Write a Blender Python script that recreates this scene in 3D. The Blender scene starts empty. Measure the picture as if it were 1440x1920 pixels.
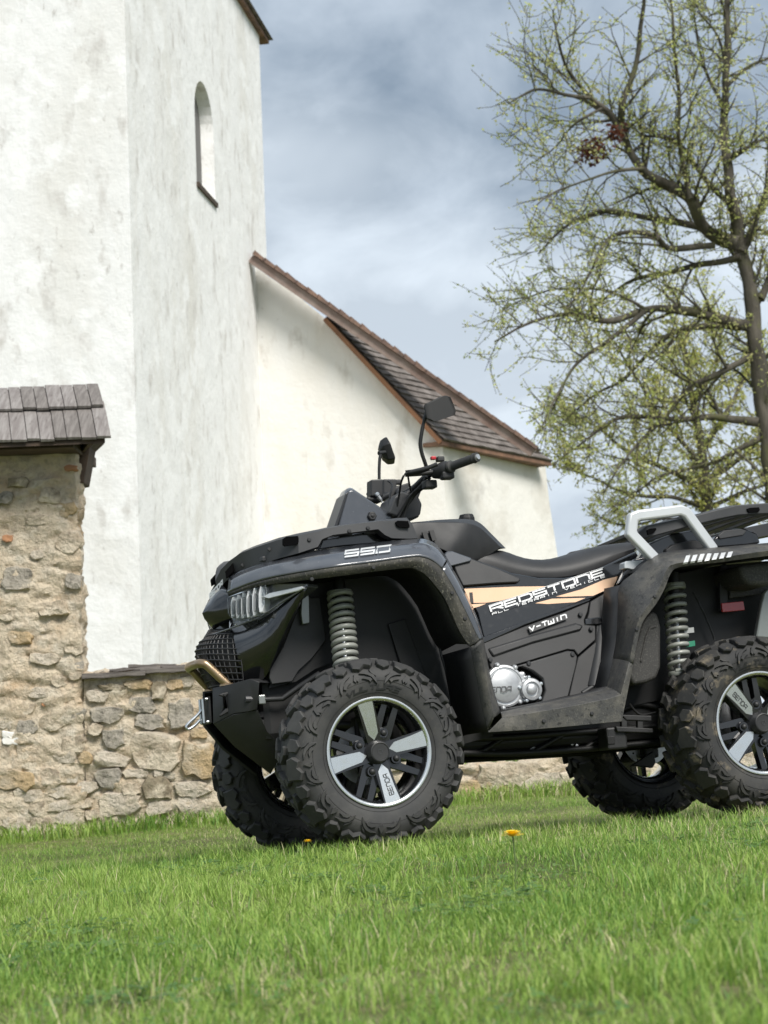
import bpy, bmesh, math, random
import numpy as np
from mathutils import Vector, Matrix, noise as mnoise
R = math.radians
scene = bpy.context.scene
col = scene.collection
random.seed(7)

# ---------------------------------------------------------------- camera
CAM_H, PITCH, ROLL = 0.39, math.atan(410 / 3840), R(2.3)
cd = bpy.data.cameras.new('camera')
cam = bpy.data.objects.new('camera', cd); col.objects.link(cam)
cd.sensor_fit = 'VERTICAL'; cd.sensor_height = 36; cd.sensor_width = 27; cd.lens = 72
cd.clip_start = 0.1; cd.clip_end = 5000
cd.dof.use_dof = True; cd.dof.focus_distance = 6.75; cd.dof.aperture_fstop = 8.5
_fw = Vector((0, math.cos(PITCH), math.sin(PITCH))); _up0 = Vector((0, -math.sin(PITCH), math.cos(PITCH))); _r0 = Vector((1, 0, 0))
_rt = _r0 * math.cos(ROLL) - _up0 * math.sin(ROLL); _up = _r0 * math.sin(ROLL) + _up0 * math.cos(ROLL)
cam.matrix_world = Matrix(((_rt.x, _up.x, -_fw.x, 0), (_rt.y, _up.y, -_fw.y, 0), (_rt.z, _up.z, -_fw.z, CAM_H), (0, 0, 0, 1)))
scene.camera = cam
scene.render.resolution_x, scene.render.resolution_y = 768, 1024

# ---------------------------------------------------------------- sky and sun
SUN_EL, SUN_AZ = R(47), math.atan2(0.50, -0.866)     # azimuth of the sun seen from the scene: behind the camera, a little to the right
w = bpy.data.worlds.new('World'); scene.world = w; w.use_nodes = True
nt = w.node_tree; nt.nodes.clear()
def wn(t, **k):
    n = nt.nodes.new(t)
    for a, b in k.items(): setattr(n, a, b)
    return n
out = wn('ShaderNodeOutputWorld'); bg = wn('ShaderNodeBackground'); bg.inputs['Strength'].default_value = 0.1
sky = wn('ShaderNodeTexSky', sky_type='NISHITA', sun_disc=False); sky.sun_elevation = SUN_EL; sky.sun_rotation = SUN_AZ
sky.air_density = 1.0; sky.dust_density = 2.0
tc = wn('ShaderNodeTexCoord'); sp = wn('ShaderNodeSeparateXYZ'); nt.links.new(tc.outputs['Generated'], sp.inputs[0])
za = wn('ShaderNodeMath', operation='ADD'); za.inputs[1].default_value = 0.55; nt.links.new(sp.outputs['Z'], za.inputs[0])
zm = wn('ShaderNodeMath', operation='MAXIMUM'); zm.inputs[1].default_value = 0.12; nt.links.new(za.outputs[0], zm.inputs[0])
dx = wn('ShaderNodeMath', operation='DIVIDE'); dy = wn('ShaderNodeMath', operation='DIVIDE')
nt.links.new(sp.outputs['X'], dx.inputs[0]); nt.links.new(zm.outputs[0], dx.inputs[1])
nt.links.new(sp.outputs['Y'], dy.inputs[0]); nt.links.new(zm.outputs[0], dy.inputs[1])
cb = wn('ShaderNodeCombineXYZ'); nt.links.new(dx.outputs[0], cb.inputs[0]); nt.links.new(dy.outputs[0], cb.inputs[1])
mpn = wn('ShaderNodeMapping'); mpn.inputs['Location'].default_value = (2.76, 1.42, 3.14); nt.links.new(cb.outputs[0], mpn.inputs[0])
def wnoise(scale, detail, rough, dist=0.0):
    n = wn('ShaderNodeTexNoise'); n.inputs['Scale'].default_value = scale; n.inputs['Detail'].default_value = detail
    n.inputs['Roughness'].default_value = rough; n.inputs['Distortion'].default_value = dist
    nt.links.new(mpn.outputs[0], n.inputs['Vector']); return n
n1 = wnoise(4.2, 4, 0.42, 0.15); n2 = wnoise(9.5, 8, 0.55, 0.35)
r1 = wn('ShaderNodeMapRange'); r1.inputs[1].default_value = 0.40; r1.inputs[2].default_value = 0.60
nt.links.new(n1.outputs['Fac'], r1.inputs[0])
r2 = wn('ShaderNodeMapRange'); r2.inputs[1].default_value = 0.40; r2.inputs[2].default_value = 0.72
nt.links.new(n2.outputs['Fac'], r2.inputs[0])
cw = wn('ShaderNodeMix', data_type='RGBA')           # grey-blue rain cloud to bright cloud
cw.inputs[6].default_value = (1.75, 2.25, 2.88, 1); cw.inputs[7].default_value = (5.0, 5.55, 6.1, 1)
cm = wn('ShaderNodeMath', operation='MULTIPLY_ADD'); cm.inputs[1].default_value = 0.62; cm.use_clamp = True
nt.links.new(r1.outputs[0], cm.inputs[0]); cq = wn('ShaderNodeMath', operation='MULTIPLY'); cq.inputs[1].default_value = 0.62
nt.links.new(r2.outputs[0], cq.inputs[0]); nt.links.new(cq.outputs[0], cm.inputs[2]); nt.links.new(cm.outputs[0], cw.inputs[0])
cs = wn('ShaderNodeMix', data_type='RGBA'); nt.links.new(cw.outputs[2], cs.inputs[6])
gain = wn('ShaderNodeMix', data_type='RGBA', blend_type='MULTIPLY'); gain.inputs[0].default_value = 1; gain.inputs[7].default_value = (1.0, 1.0, 1.0, 1)
nt.links.new(sky.outputs[0], gain.inputs[6]); nt.links.new(gain.outputs[2], cs.inputs[7])
rf = wn('ShaderNodeMath', operation='MULTIPLY'); rf.inputs[1].default_value = 0.12; nt.links.new(r2.outputs[0], rf.inputs[0])
nt.links.new(rf.outputs[0], cs.inputs[0])
hz = wn('ShaderNodeMapRange'); hz.inputs[1].default_value = 0.0; hz.inputs[2].default_value = 0.19; hz.inputs[3].default_value = 0.85; hz.inputs[4].default_value = 0.0
nt.links.new(sp.outputs['Z'], hz.inputs[0])
hm = wn('ShaderNodeMix', data_type='RGBA'); hm.inputs[7].default_value = (5.2, 5.75, 6.35, 1)
nt.links.new(hz.outputs[0], hm.inputs[0]); nt.links.new(cs.outputs[2], hm.inputs[6])
nt.links.new(hm.outputs[2], bg.inputs['Color']); nt.links.new(bg.outputs[0], out.inputs[0])

sl = bpy.data.lights.new('sun', 'SUN'); sl.energy = 2.7; sl.angle = R(24); sl.color = (1.0, 0.955, 0.89)
sun = bpy.data.objects.new('sun', sl); col.objects.link(sun)
sdir = Vector((math.sin(SUN_AZ) * math.cos(SUN_EL), math.cos(SUN_AZ) * math.cos(SUN_EL), math.sin(SUN_EL)))
sun.rotation_euler = sdir.to_track_quat('Z', 'Y').to_euler()
vs = scene.view_settings; vs.view_transform = 'Standard'; vs.look = 'None'; vs.exposure = 0.68; vs.gamma = 1; vs.use_curve_mapping = False

# ---------------------------------------------------------------- measuring helpers
# image measurements of the photograph (1440 x 1920) turned into places in the world
def pix_dir(px, py):
    return _fw + _rt * ((px - 720) / 3840) - _up * ((py - 960) / 3840)
def at(px, py, Y):
    d = pix_dir(px, py); t = Y / d.y
    return Vector((0, 0, CAM_H)) + d * t
def on_plane(px, py, p, n):
    d = pix_dir(px, py); o = Vector((0, 0, CAM_H)); t = (p - o).dot(n) / d.dot(n)
    return o + d * t
def gz(x, y):
    """height of the ground: lawn falling gently away behind the crest, churchyard behind the wall a little higher"""
    k = min(y, 9.2) - 5.6
    f = 0 if k <= 0 else (0.0386 * k * k / 2.4 if k < 1.2 else 0.0386 * (k - .6))
    z = 0.010 - f + 0.042 * max(-7, min(7, x))
    z += 0.012 * mnoise.noise(Vector((x * .9, y * .9, 0)))
    if y > 13.25:
        t = min((y - 13.25) / .5, 1); z += 0.235 * t * t * (3 - 2 * t)
    return z
# ---------------------------------------------------------------- mesh helpers
class MB:
    def __init__(s): s.v = []; s.f = []
    def add(s, vs, fs):
        o = len(s.v); s.v.extend([tuple(p) for p in vs]); s.f.extend([tuple(i + o for i in f) for f in fs]); return s
    def box(s, c, d, M=None):
        c = Vector(c); vs = []
        for sx in (-1, 1):
            for sy in (-1, 1):
                for sz in (-1, 1):
                    p = Vector((sx * d[0] / 2, sy * d[1] / 2, sz * d[2] / 2))
                    vs.append(c + (M @ p if M else p))
        return s.add(vs, [(0, 1, 3, 2), (4, 6, 7, 5), (0, 4, 5, 1), (2, 3, 7, 6), (0, 2, 6, 4), (1, 5, 7, 3)])
    def prism(s, pts, off):
        """closed outline (3D points) swept by the vector off"""
        n = len(pts); off = Vector(off); a = [Vector(p) for p in pts]; b = [p + off for p in a]
        return s.add(a + b, [tuple(range(n)), tuple(range(2 * n - 1, n - 1, -1))] + [(i, i + n, (i + 1) % n + n, (i + 1) % n) for i in range(n)])
    def tube(s, path, r, n=8, cap=True):
        path = [Vector(p) for p in path]; m = len(path)
        rr = r if isinstance(r, (list, tuple)) else [r] * m
        vs = []; fs = []; ref = None
        for i, p in enumerate(path):
            t = (path[min(i + 1, m - 1)] - path[max(i - 1, 0)])
            if t.length < 1e-9: t = Vector((0, 0, 1))
            t.normalize()
            if ref is None:
                ref = t.orthogonal().normalized()
            else:
                ref = (ref - t * ref.dot(t))
                ref = ref.normalized() if ref.length > 1e-6 else t.orthogonal().normalized()
            b = t.cross(ref)
            for k in range(n):
                a = 2 * math.pi * k / n
                vs.append(p + (ref * math.cos(a) + b * math.sin(a)) * rr[i])
        for i in range(m - 1):
            for k in range(n):
                k2 = (k + 1) % n
                fs.append((i * n + k, i * n + k2, (i + 1) * n + k2, (i + 1) * n + k))
        if cap:
            fs.append(tuple(range(n - 1, -1, -1))); fs.append(tuple((m - 1) * n + k for k in range(n)))
        return s.add(vs, fs)
    def bar(s, path, w, h, up=(0, 1, 0)):
        """rectangular bar along path: w across, h along 'up'"""
        path = [Vector(p) for p in path]; m = len(path); vs = []; fs = []; up = Vector(up)
        for i, p in enumerate(path):
            d1 = (path[i] - path[i - 1]).normalized() if i > 0 else None
            d2 = (path[i + 1] - path[i]).normalized() if i < m - 1 else None
            t = ((d1 or d2) + (d2 or d1)).normalized()
            sd = t.cross(up).normalized(); k = 1.0
            if d1 and d2: k = 1 / max(.5, math.sqrt((1 + d1.dot(d2)) / 2))
            for a, b in ((-1, -1), (1, -1), (1, 1), (-1, 1)):
                vs.append(p + sd * a * w / 2 * k + up * b * h / 2)
        for i in range(m - 1):
            for k in range(4):
                k2 = (k + 1) % 4
                fs.append((i * 4 + k, i * 4 + k2, (i + 1) * 4 + k2, (i + 1) * 4 + k))
        fs.append((3, 2, 1, 0)); fs.append(tuple((m - 1) * 4 + k for k in range(4)))
        return s.add(vs, fs)
    def lathe(s, prof, n=48, axis='y', c=(0, 0, 0), closed=False):
        """prof = [(along axis, radius)]"""
        vs = []; fs = []; m = len(prof); c = Vector(c)
        for k in range(n):
            a = 2 * math.pi * k / n
            for (h, r) in prof:
                if axis == 'y': vs.append(c + Vector((r * math.cos(a), h, r * math.sin(a))))
                elif axis == 'x': vs.append(c + Vector((h, r * math.cos(a), r * math.sin(a))))
                else: vs.append(c + Vector((r * math.cos(a), r * math.sin(a), h)))
        mm = m if closed else m - 1
        for k in range(n):
            k2 = (k + 1) % n
            for i in range(mm):
                i2 = (i + 1) % m
                fs.append((k * m + i, k * m + i2, k2 * m + i2, k2 * m + i))
        return s.add(vs, fs)
    def loft(s, secs, closed=False, cap=False):
        """secs = list of equally long point lists"""
        n = len(secs[0]); vs = [p for q in secs for p in q]; fs = []
        nn = n if closed else n - 1
        for i in range(len(secs) - 1):
            for k in range(nn):
                k2 = (k + 1) % n
                fs.append((i * n + k, i * n + k2, (i + 1) * n + k2, (i + 1) * n + k))
        if cap:
            fs.append(tuple(range(n - 1, -1, -1))); fs.append(tuple((len(secs) - 1) * n + k for k in range(n)))
        return s.add(vs, fs)
    def mirror(s):
        m = MB(); m.v = [(x, -y, z) for (x, y, z) in s.v]; m.f = [tuple(reversed(f)) for f in s.f]; return m
    def both(s):
        m = s.mirror(); o = len(s.v); t = MB(); t.v = s.v + m.v; t.f = s.f + [tuple(i + o for i in f) for f in m.f]; return t
    def mesh(s, name, m, smooth=None):
        me = bpy.data.meshes.new(name); me.from_pydata([tuple(p) for p in s.v], [], s.f)
        bm = bmesh.new(); bm.from_mesh(me); bmesh.ops.recalc_face_normals(bm, faces=bm.faces); bm.to_mesh(me); bm.free()
        if m: me.materials.append(m)
        if smooth is not None:
            me.polygons.foreach_set('use_smooth', [True] * len(me.polygons)); me.set_sharp_from_angle(angle=R(smooth))
        return me
    def build(s, name, m=None, parent=None, smooth=None, bevel=None, solid=None, sub=0, seg=2):
        o = bpy.data.objects.new(name, s.mesh(name, m, smooth)); col.objects.link(o)
        if parent: o.parent = parent
        if solid:
            md = o.modifiers.new('s', 'SOLIDIFY'); md.thickness = solid; md.offset = 0
        if sub:
            md = o.modifiers.new('u', 'SUBSURF'); md.levels = md.render_levels = sub
        if bevel:
            md = o.modifiers.new('b', 'BEVEL'); md.width = bevel; md.segments = seg; md.limit_method = 'ANGLE'; md.angle_limit = R(30); md.harden_normals = False
        return o
def empty(name, loc=(0, 0, 0), parent=None):
    o = bpy.data.objects.new(name, None); col.objects.link(o); o.location = loc; o.empty_display_size = .1
    if parent: o.parent = parent
    return o
def tag(o, label=None, cat=None, group=None, kind=None):
    if label: o['label'] = label
    if cat: o['category'] = cat
    if group: o['group'] = group
    if kind: o['kind'] = kind
    return o
def link_copy(src, parent):
    c = src.copy(); col.objects.link(c); c.parent = parent; return c
def catmull(pts, k=6):
    pts = [Vector(p) for p in pts]; o = []
    for i in range(len(pts) - 1):
        p0 = pts[max(i - 1, 0)]; p1 = pts[i]; p2 = pts[i + 1]; p3 = pts[min(i + 2, len(pts) - 1)]
        for j in range(k):
            t = j / k
            o.append(0.5 * ((2 * p1) + (p2 - p0) * t + (2 * p0 - 5 * p1 + 4 * p2 - p3) * t * t + (3 * p1 - p0 - 3 * p2 + p3) * t ** 3))
    o.append(pts[-1]); return o

# ---------------------------------------------------------------- materials
def mat(name, c, rough=.5, metal=0., coat=0., var=None, bump=None, spec=.5, layers=(), coords='Object', rvar=0.):
    """var=(scale, colour2, lo, hi[,detail,(sx,sy,sz)]): noise mix of a second colour; layers: more of the same; bump=(scale, strength, dist)"""
    m = bpy.data.materials.new(name); m.use_nodes = True; t = m.node_tree; N = t.nodes; L = t.links
    b = N['Principled BSDF']
    b.inputs['Base Color'].default_value = (*c, 1); b.inputs['Roughness'].default_value = rough; b.inputs['Metallic'].default_value = metal
    b.inputs['Coat Weight'].default_value = coat; b.inputs['Coat Roughness'].default_value = .06; b.inputs['Specular IOR Level'].default_value = spec
    co = N.new('ShaderNodeTexCoord'); prev = None; last = None
    ls = ([var] if var else []) + list(layers)
    for v in ls:
        sc, c2, lo, hi = v[:4]; det = v[4] if len(v) > 4 else 8; st = v[5] if len(v) > 5 else (1, 1, 1)
        mp = N.new('ShaderNodeMapping'); mp.inputs['Scale'].default_value = st; mp.inputs['Location'].default_value = (random.random() * 9, random.random() * 9, 3)
        L.new(co.outputs[coords], mp.inputs[0])
        n = N.new('ShaderNodeTexNoise'); n.inputs['Scale'].default_value = sc; n.inputs['Detail'].default_value = det; n.inputs['Roughness'].default_value = .6
        L.new(mp.outputs[0], n.inputs['Vector'])
        r = N.new('ShaderNodeMapRange'); r.inputs[1].default_value = lo; r.inputs[2].default_value = hi; L.new(n.outputs['Fac'], r.inputs[0])
        mx = N.new('ShaderNodeMix'); mx.data_type = 'RGBA'; mx.inputs[7].default_value = (*c2, 1)
        L.new(r.outputs[0], mx.inputs[0])
        if prev: L.new(prev, mx.inputs[6])
        else: mx.inputs[6].default_value = (*c, 1)
        prev = mx.outputs[2]; last = r.outputs[0]
    if prev: L.new(prev, b.inputs['Base Color'])
    if rvar and last:
        ma = N.new('ShaderNodeMath'); ma.operation = 'MULTIPLY_ADD'; ma.inputs[1].default_value = rvar; ma.inputs[2].default_value = rough
        L.new(last, ma.inputs[0]); L.new(ma.outputs[0], b.inputs['Roughness'])
    if bump:
        n = N.new('ShaderNodeTexNoise'); n.inputs['Scale'].default_value = bump[0]; n.inputs['Detail'].default_value = 10; n.inputs['Roughness'].default_value = .65
        if len(bump) > 3:
            mp = N.new('ShaderNodeMapping'); mp.inputs['Scale'].default_value = bump[3]; L.new(co.outputs[coords], mp.inputs[0]); L.new(mp.outputs[0], n.inputs['Vector'])
        else: L.new(co.outputs[coords], n.inputs['Vector'])
        bp = N.new('ShaderNodeBump'); bp.inputs['Strength'].default_value = bump[1]; bp.inputs['Distance'].default_value = bump[2]
        L.new(n.outputs['Fac'], bp.inputs['Height']); L.new(bp.outputs[0], b.inputs['Normal'])
    return m
def attr_mat(name, rough=.6, trans=0.0, spec=.3):
    """colour from the mesh colour attribute 'Col' (each blade or leaf its own hue)"""
    m = bpy.data.materials.new(name); m.use_nodes = True; t = m.node_tree; N = t.nodes; L = t.links; b = N['Principled BSDF']
    a = N.new('ShaderNodeAttribute'); a.attribute_name = 'Col'; L.new(a.outputs['Color'], b.inputs['Base Color'])
    b.inputs['Roughness'].default_value = rough; b.inputs['Specular IOR Level'].default_value = spec
    if trans:
        tr = N.new('ShaderNodeBsdfTranslucent'); L.new(a.outputs['Color'], tr.inputs[0]); mx = N.new('ShaderNodeMixShader'); mx.inputs[0].default_value = trans
        L.new(b.outputs[0], mx.inputs[1]); L.new(tr.outputs[0], mx.inputs[2]); L.new(mx.outputs[0], N['Material Output'].inputs[0])
    return m

# ================================================================ the setting
def axis_steps(a, b, fine0, fine1, d, growth=1.5):
    o = list(np.arange(fine0, fine1 + 1e-6, d)); s = d
    while o[-1] < b: s *= growth; o.append(min(o[-1] + s, b))
    s = d
    while o[0] > a: s *= growth; o.insert(0, max(o[0] - s, a))
    return o
xs = axis_steps(-600, 600, -3.2, 3.2, .1); ys = axis_steps(-40, 1500, 1.5, 15.5, .1)
lawn_mat = mat('soil_and_thatch', (.115, .135, .042), .9, var=(9, (.26, .225, .125), .45, .72), layers=[(1.2, (.075, .095, .028), .4, .65)], bump=(60, .6, .02), spec=.2)
g = MB(); nx = len(xs)
g.v = [(x, y, gz(x, y)) for y in ys for x in xs]
g.f = [(j * nx + i, j * nx + i + 1, (j + 1) * nx + i + 1, (j + 1) * nx + i) for j in range(len(ys) - 1) for i in range(nx - 1)]
tag(g.build('lawn_ground', lawn_mat, smooth=60), 'sloping lawn ground under the quad bike', 'ground', kind='structure')

# ---------------------------------------------------------------- grass blades
rng = np.random.default_rng(5)
def gz_np(x, y):
    return np.array([gz(float(a), float(b)) for a, b in zip(x, y)])
def grass(name, pts, length, lean, width, seed, label):
    """pts (n,2); one curved blade of three segments for every point"""
    r = np.random.default_rng(seed); n = len(pts)
    gxs = np.arange(-7, 7.01, .1); gys = np.arange(0, 17.01, .1)
    H = np.array([[gz(float(a), float(b)) for a in gxs] for b in gys])
    fx = np.clip((pts[:, 0] + 7) / .1, 0, len(gxs) - 1.001); fy = np.clip(pts[:, 1] / .1, 0, len(gys) - 1.001)
    ix = fx.astype(int); iy = fy.astype(int); tx = fx - ix; ty = fy - iy
    z = (H[iy, ix] * (1 - tx) + H[iy, ix + 1] * tx) * (1 - ty) + (H[iy + 1, ix] * (1 - tx) + H[iy + 1, ix + 1] * tx) * ty
    base = np.column_stack([pts, z - .004])
    az = r.uniform(0, 2 * np.pi, n); d = np.column_stack([np.cos(az), np.sin(az), np.zeros(n)])
    fa = az + np.pi / 2 + r.uniform(-.6, .6, n); sd = np.column_stack([np.cos(fa), np.sin(fa), np.zeros(n)])
    L = length; ln = lean
    up = np.array([0, 0, 1.])
    def P(t): return base + up * (L * (t - .28 * ln * t * t))[:, None] + d * (L * ln * t * t)[:, None]
    wv = width
    rows = [(0, .75), (.38, 1.0), (.74, .66)]
    V = []
    for t, k in rows:
        p = P(np.full(n, t)); V += [p - sd * (wv * k / 2)[:, None], p + sd * (wv * k / 2)[:, None]]
    V.append(P(np.ones(n)))
    V = np.stack(V, 1).reshape(-1, 3)          # 7 per blade
    o = (np.arange(n) * 7)[:, None]
    T = np.array([[0, 1, 3], [0, 3, 2], [2, 3, 5], [2, 5, 4], [4, 5, 6]])
    F = (o[:, :, None] + T[None]).reshape(-1)
    me = bpy.data.meshes.new(name); nf = n * 5
    me.vertices.add(n * 7); me.vertices.foreach_set('co', V.ravel())
    me.loops.add(nf * 3); me.loops.foreach_set('vertex_index', F.astype(np.int32))
    me.polygons.add(nf); me.polygons.foreach_set('loop_start', np.arange(0, nf * 3, 3, dtype=np.int32)); me.polygons.foreach_set('loop_total', np.full(nf, 3, dtype=np.int32))
    me.update(calc_edges=True)
    # hue of every blade
    c = np.empty((n, 3)); k = r.random(n)
    patch = np.array([mnoise.noise(Vector((float(a) * 1.3, float(b) * .9, 4.2))) for a, b in pts]); big = np.array([mnoise.noise(Vector((float(a) * .5, float(b) * .45, 9.2))) for a, b in pts])
    g1 = np.array([.225, .375, .058]); g2 = np.array([.405, .530, .135]); g3 = np.array([.120, .255, .050]); dry = np.array([.60, .53, .33])
    c[:] = g1 + (g2 - g1) * k[:, None]
    m3 = r.random(n) < np.clip(.32 + .7 * patch, .05, .8); c[m3] = g3 + (g1 - g3) * r.random(m3.sum())[:, None]
    md = r.random(n) < np.clip(.07 + .30 * big - .18 * patch, .04, .5); c[md] = dry * r.uniform(.6, 1.15, md.sum())[:, None] + g2 * .12
    ca = me.color_attributes.new('Col', 'FLOAT_COLOR', 'POINT')
    ca.data.foreach_set('color', np.repeat(np.column_stack([c, np.ones(n)]), 7, axis=0).ravel())
    me.materials.append(GRASS); me.polygons.foreach_set('use_smooth', np.ones(nf, dtype=bool))
    ob = bpy.data.objects.new(name, me); col.objects.link(ob); tag(ob, label, 'grass', kind='stuff'); return ob
GRASS = attr_mat('grass_blades', .48, .38, .35)
def field(y0, y1, n, margin=1.25, side=.3):
    """points spread evenly over the strip of lawn between the distances y0 and y1"""
    y = np.sqrt(rng.uniform(y0 * y0, y1 * y1, n)); hw = .1875 * y * margin + side
    x = rng.uniform(-1, 1, n) * hw
    return np.column_stack([x, y])
lawn = np.vstack([field(1.9, 4.2, 120000), field(4.2, 7.2, 130000), field(7.2, 13.0, 90000, 1.15)])
pn = np.array([mnoise.noise(Vector((float(a) * 2.2, float(b) * 1.7, 1.2))) for a, b in lawn])
pf = np.array([mnoise.noise(Vector((float(a) * 9, float(b) * 7, 5.2))) for a, b in lawn])
keep = rng.random(len(lawn)) < np.clip(.84 + .5 * pn + .40 * pf, .12, 1)
def lawn_at(px, py):
    for Y in np.linspace(2.2, 13, 500):
        p = at(px, py, float(Y))
        if p.z <= gz(p.x, p.y): return p
    return p
BARE = [(lawn_at(px, py), r_) for px, py, r_ in ((790, 1745, .10), (200, 1880, .07), (1400, 1868, .08), (705, 1905, .05), (1060, 1700, .06), (430, 1760, .06), (1190, 1800, .07), (560, 1830, .05), (960, 1800, .05), (1330, 1720, .05))]
bare = np.zeros(len(lawn))
for p_, r_ in BARE: bare = np.maximum(bare, np.exp(-(((lawn[:, 0] - p_.x) / r_) ** 2 + ((lawn[:, 1] - p_.y) / (r_ * 1.6)) ** 2)))
keep &= rng.random(len(lawn)) > bare * .85
keep &= ~((lawn[:, 1] > 12.92) & (lawn[:, 0] < 3))
lawn = lawn[keep]; pn = pn[keep]; pf = pf[keep]
nL = len(lawn)
LL = rng.uniform(.013, .032, nL) * (1 + .55 * pn + .45 * np.maximum(pf, 0))
grass('grass', lawn, LL, rng.uniform(.15, 1.0, nL), rng.uniform(.0013, .0025, nL), 11, 'short green lawn grass with dry blades around the quad bike')
# taller tufts
tp = []
for i in range(420):
    y = math.sqrt(random.uniform(2.2 ** 2, 8.5 ** 2)); x = random.uniform(-1, 1) * (.1875 * y * 1.15 + .1)
    m = random.randint(25, 70); s = random.uniform(.02, .05)
    tp.append(np.column_stack([rng.normal(x, s, m), rng.normal(y, s, m)]))
tp = np.vstack(tp); nT = len(tp)
grass('grass_tufts', tp, rng.uniform(.035, .085, nT), rng.uniform(.2, .9, nT), rng.uniform(.0016, .003, nT), 13, 'taller green grass tufts standing out of the lawn')
# clover and other broad low leaves
cl = []
for i in range(60):
    y = math.sqrt(random.uniform(2.2 ** 2, 7.5 ** 2)); x = random.uniform(-1, 1) * (.1875 * y * 1.1); s = random.uniform(.03, .09); m = random.randint(20, 60)
    cl.append(np.column_stack([rng.normal(x, s, m), rng.normal(y, s, m)]))
cl = np.vstack(cl); nK = len(cl); V_, F_, K_ = [], [], []
for (x, y) in cl:
    z = gz(float(x), float(y)) + random.uniform(.008, .030); a0 = random.uniform(0, 6.28); rr0 = random.uniform(.005, .009); tl = Vector((random.gauss(0, .25), random.gauss(0, .25), 1)).normalized()
    e1 = tl.orthogonal().normalized(); e2 = tl.cross(e1); c0 = Vector((x, y, z)); kc = random.choice([(.13, .24, .06), (.17, .28, .08), (.10, .20, .06)])
    for q in range(3):
        a = a0 + q * 2.09; d = e1 * math.cos(a) + e2 * math.sin(a); sd = tl.cross(d); o_ = len(V_)
        V_ += [c0, c0 + d * rr0 * .7 + sd * rr0 * .55, c0 + d * rr0 * 1.5 + sd * rr0 * .35, c0 + d * rr0 * 1.5 - sd * rr0 * .35, c0 + d * rr0 * .7 - sd * rr0 * .55]; F_.append(tuple(range(o_, o_ + 5))); K_ += [kc] * 5
me = bpy.data.meshes.new('clover'); me.from_pydata([tuple(p) for p in V_], [], F_); ca = me.color_attributes.new('Col', 'FLOAT_COLOR', 'POINT')
ca.data.foreach_set('color', np.column_stack([np.array(K_), np.ones(len(K_))]).ravel()); me.materials.append(GRASS)
ob = bpy.data.objects.new('clover', me); col.objects.link(ob); tag(ob, 'small clover leaves scattered low in the lawn', 'clover', kind='stuff')
# long grass along the foot of the wall and in the churchyard behind it
wp = np.column_stack([rng.uniform(-4.0, 3.0, 7000), 12.95 - np.abs(rng.normal(0, .13, 7000))])
nW = len(wp)
grass('grass_at_wall', wp, rng.uniform(.05, .15, nW), rng.uniform(.2, .9, nW), rng.uniform(.004, .008, nW), 17, 'long darker grass fringe along the foot of the rubble wall')
cp = np.column_stack([rng.uniform(-.3, 2.6, 6000), rng.uniform(13.45, 16, 6000)]); nC = len(cp)
grass('churchyard_grass', cp, rng.uniform(.05, .11, nC), rng.uniform(.2, .9, nC), rng.uniform(.005, .009, nC), 19, 'grass of the churchyard behind the low end of the wall')

# ---------------------------------------------------------------- rubble masonry
plaster_wall = [(3.0, (.50, .41, .29), .42, .66), ]
MORTAR = mat('lime_mortar', (.72, .615, .465), .95, var=(2.6, (.58, .41, .25), .5, .70), layers=[(5, (.70, .63, .51), .5, .66), (3.1, (.34, .29, .225), .61, .78), (26, (.47, .39, .29), .48, .74)], bump=(42, 1.0, .035), spec=.15)
STONES = {
    'tan': mat('tan_stone', (.50, .41, .30), .9, var=(7, (.52, .46, .37), .42, .65), layers=[(5, (.70, .61, .475), .45, .56), (24, (.24, .20, .15), .52, .75)], bump=(38, 1.0, .03), spec=.2),
    'cream': mat('cream_stone', (.62, .55, .45), .9, var=(7, (.44, .37, .28), .45, .7), layers=[(5, (.70, .61, .475), .45, .56), (24, (.30, .26, .2), .55, .78)], bump=(38, 1.0, .03), spec=.2),
    'ochre': mat('ochre_stone', (.55, .41, .24), .9, var=(6, (.50, .42, .31), .4, .65), layers=[(5, (.70, .61, .475), .45, .56), (24, (.27, .2, .12), .55, .78)], bump=(38, 1.0, .03), spec=.2),
    'grey': mat('grey_stone', (.43, .39, .325), .9, var=(7, (.42, .38, .32), .42, .65), layers=[(5, (.70, .61, .475), .45, .56), (20, (.13, .12, .10), .5, .72)], bump=(38, 1.0, .03), spec=.2),
    'brown': mat('lichened_brown_stone', (.22, .18, .125), .9, var=(8, (.36, .31, .22), .42, .65), layers=[(5, (.70, .61, .475), .45, .56), (20, (.10, .085, .06), .5, .72)], bump=(45, 1, .014), spec=.2),
    'white': mat('white_stone', (.78, .77, .74), .85, var=(9, (.6, .58, .53), .45, .7), bump=(50, .5, .006), spec=.2),
    'brick': mat('red_brick', (.42, .22, .12), .9, var=(9, (.42, .22, .12), .4, .7), bump=(50, .7, .008), spec=.2),
}
def rubble(p):
    """depth of relief of the rough wall at p"""
    q = Vector((p.x * 3.2, p.y * 3.2, p.z * 6.4)) + mnoise.noise_vector(p * 4.0) * .45
    d, _ = mnoise.voronoi(q); e = min(1, (d[1] - d[0]) / .28); h = .014 * (e * e * (3 - 2 * e))
    q2 = Vector((p.x * 9, p.y * 9, p.z * 17)) + mnoise.noise_vector(p * 11) * .5
    d, _ = mnoise.voronoi(q2); e = min(1, (d[1] - d[0]) / .18); h += .009 * e
    h += .022 * mnoise.fractal(Vector((p.x * 6, p.y * 6, p.z * 10)), .8, 2.1, 5) + .016 * mnoise.ridged_multi_fractal(Vector((p.x * 8, p.y * 8, p.z * 15)), .9, 2.2, 3, 1.0, 2.0) * .5
    return h
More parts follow.
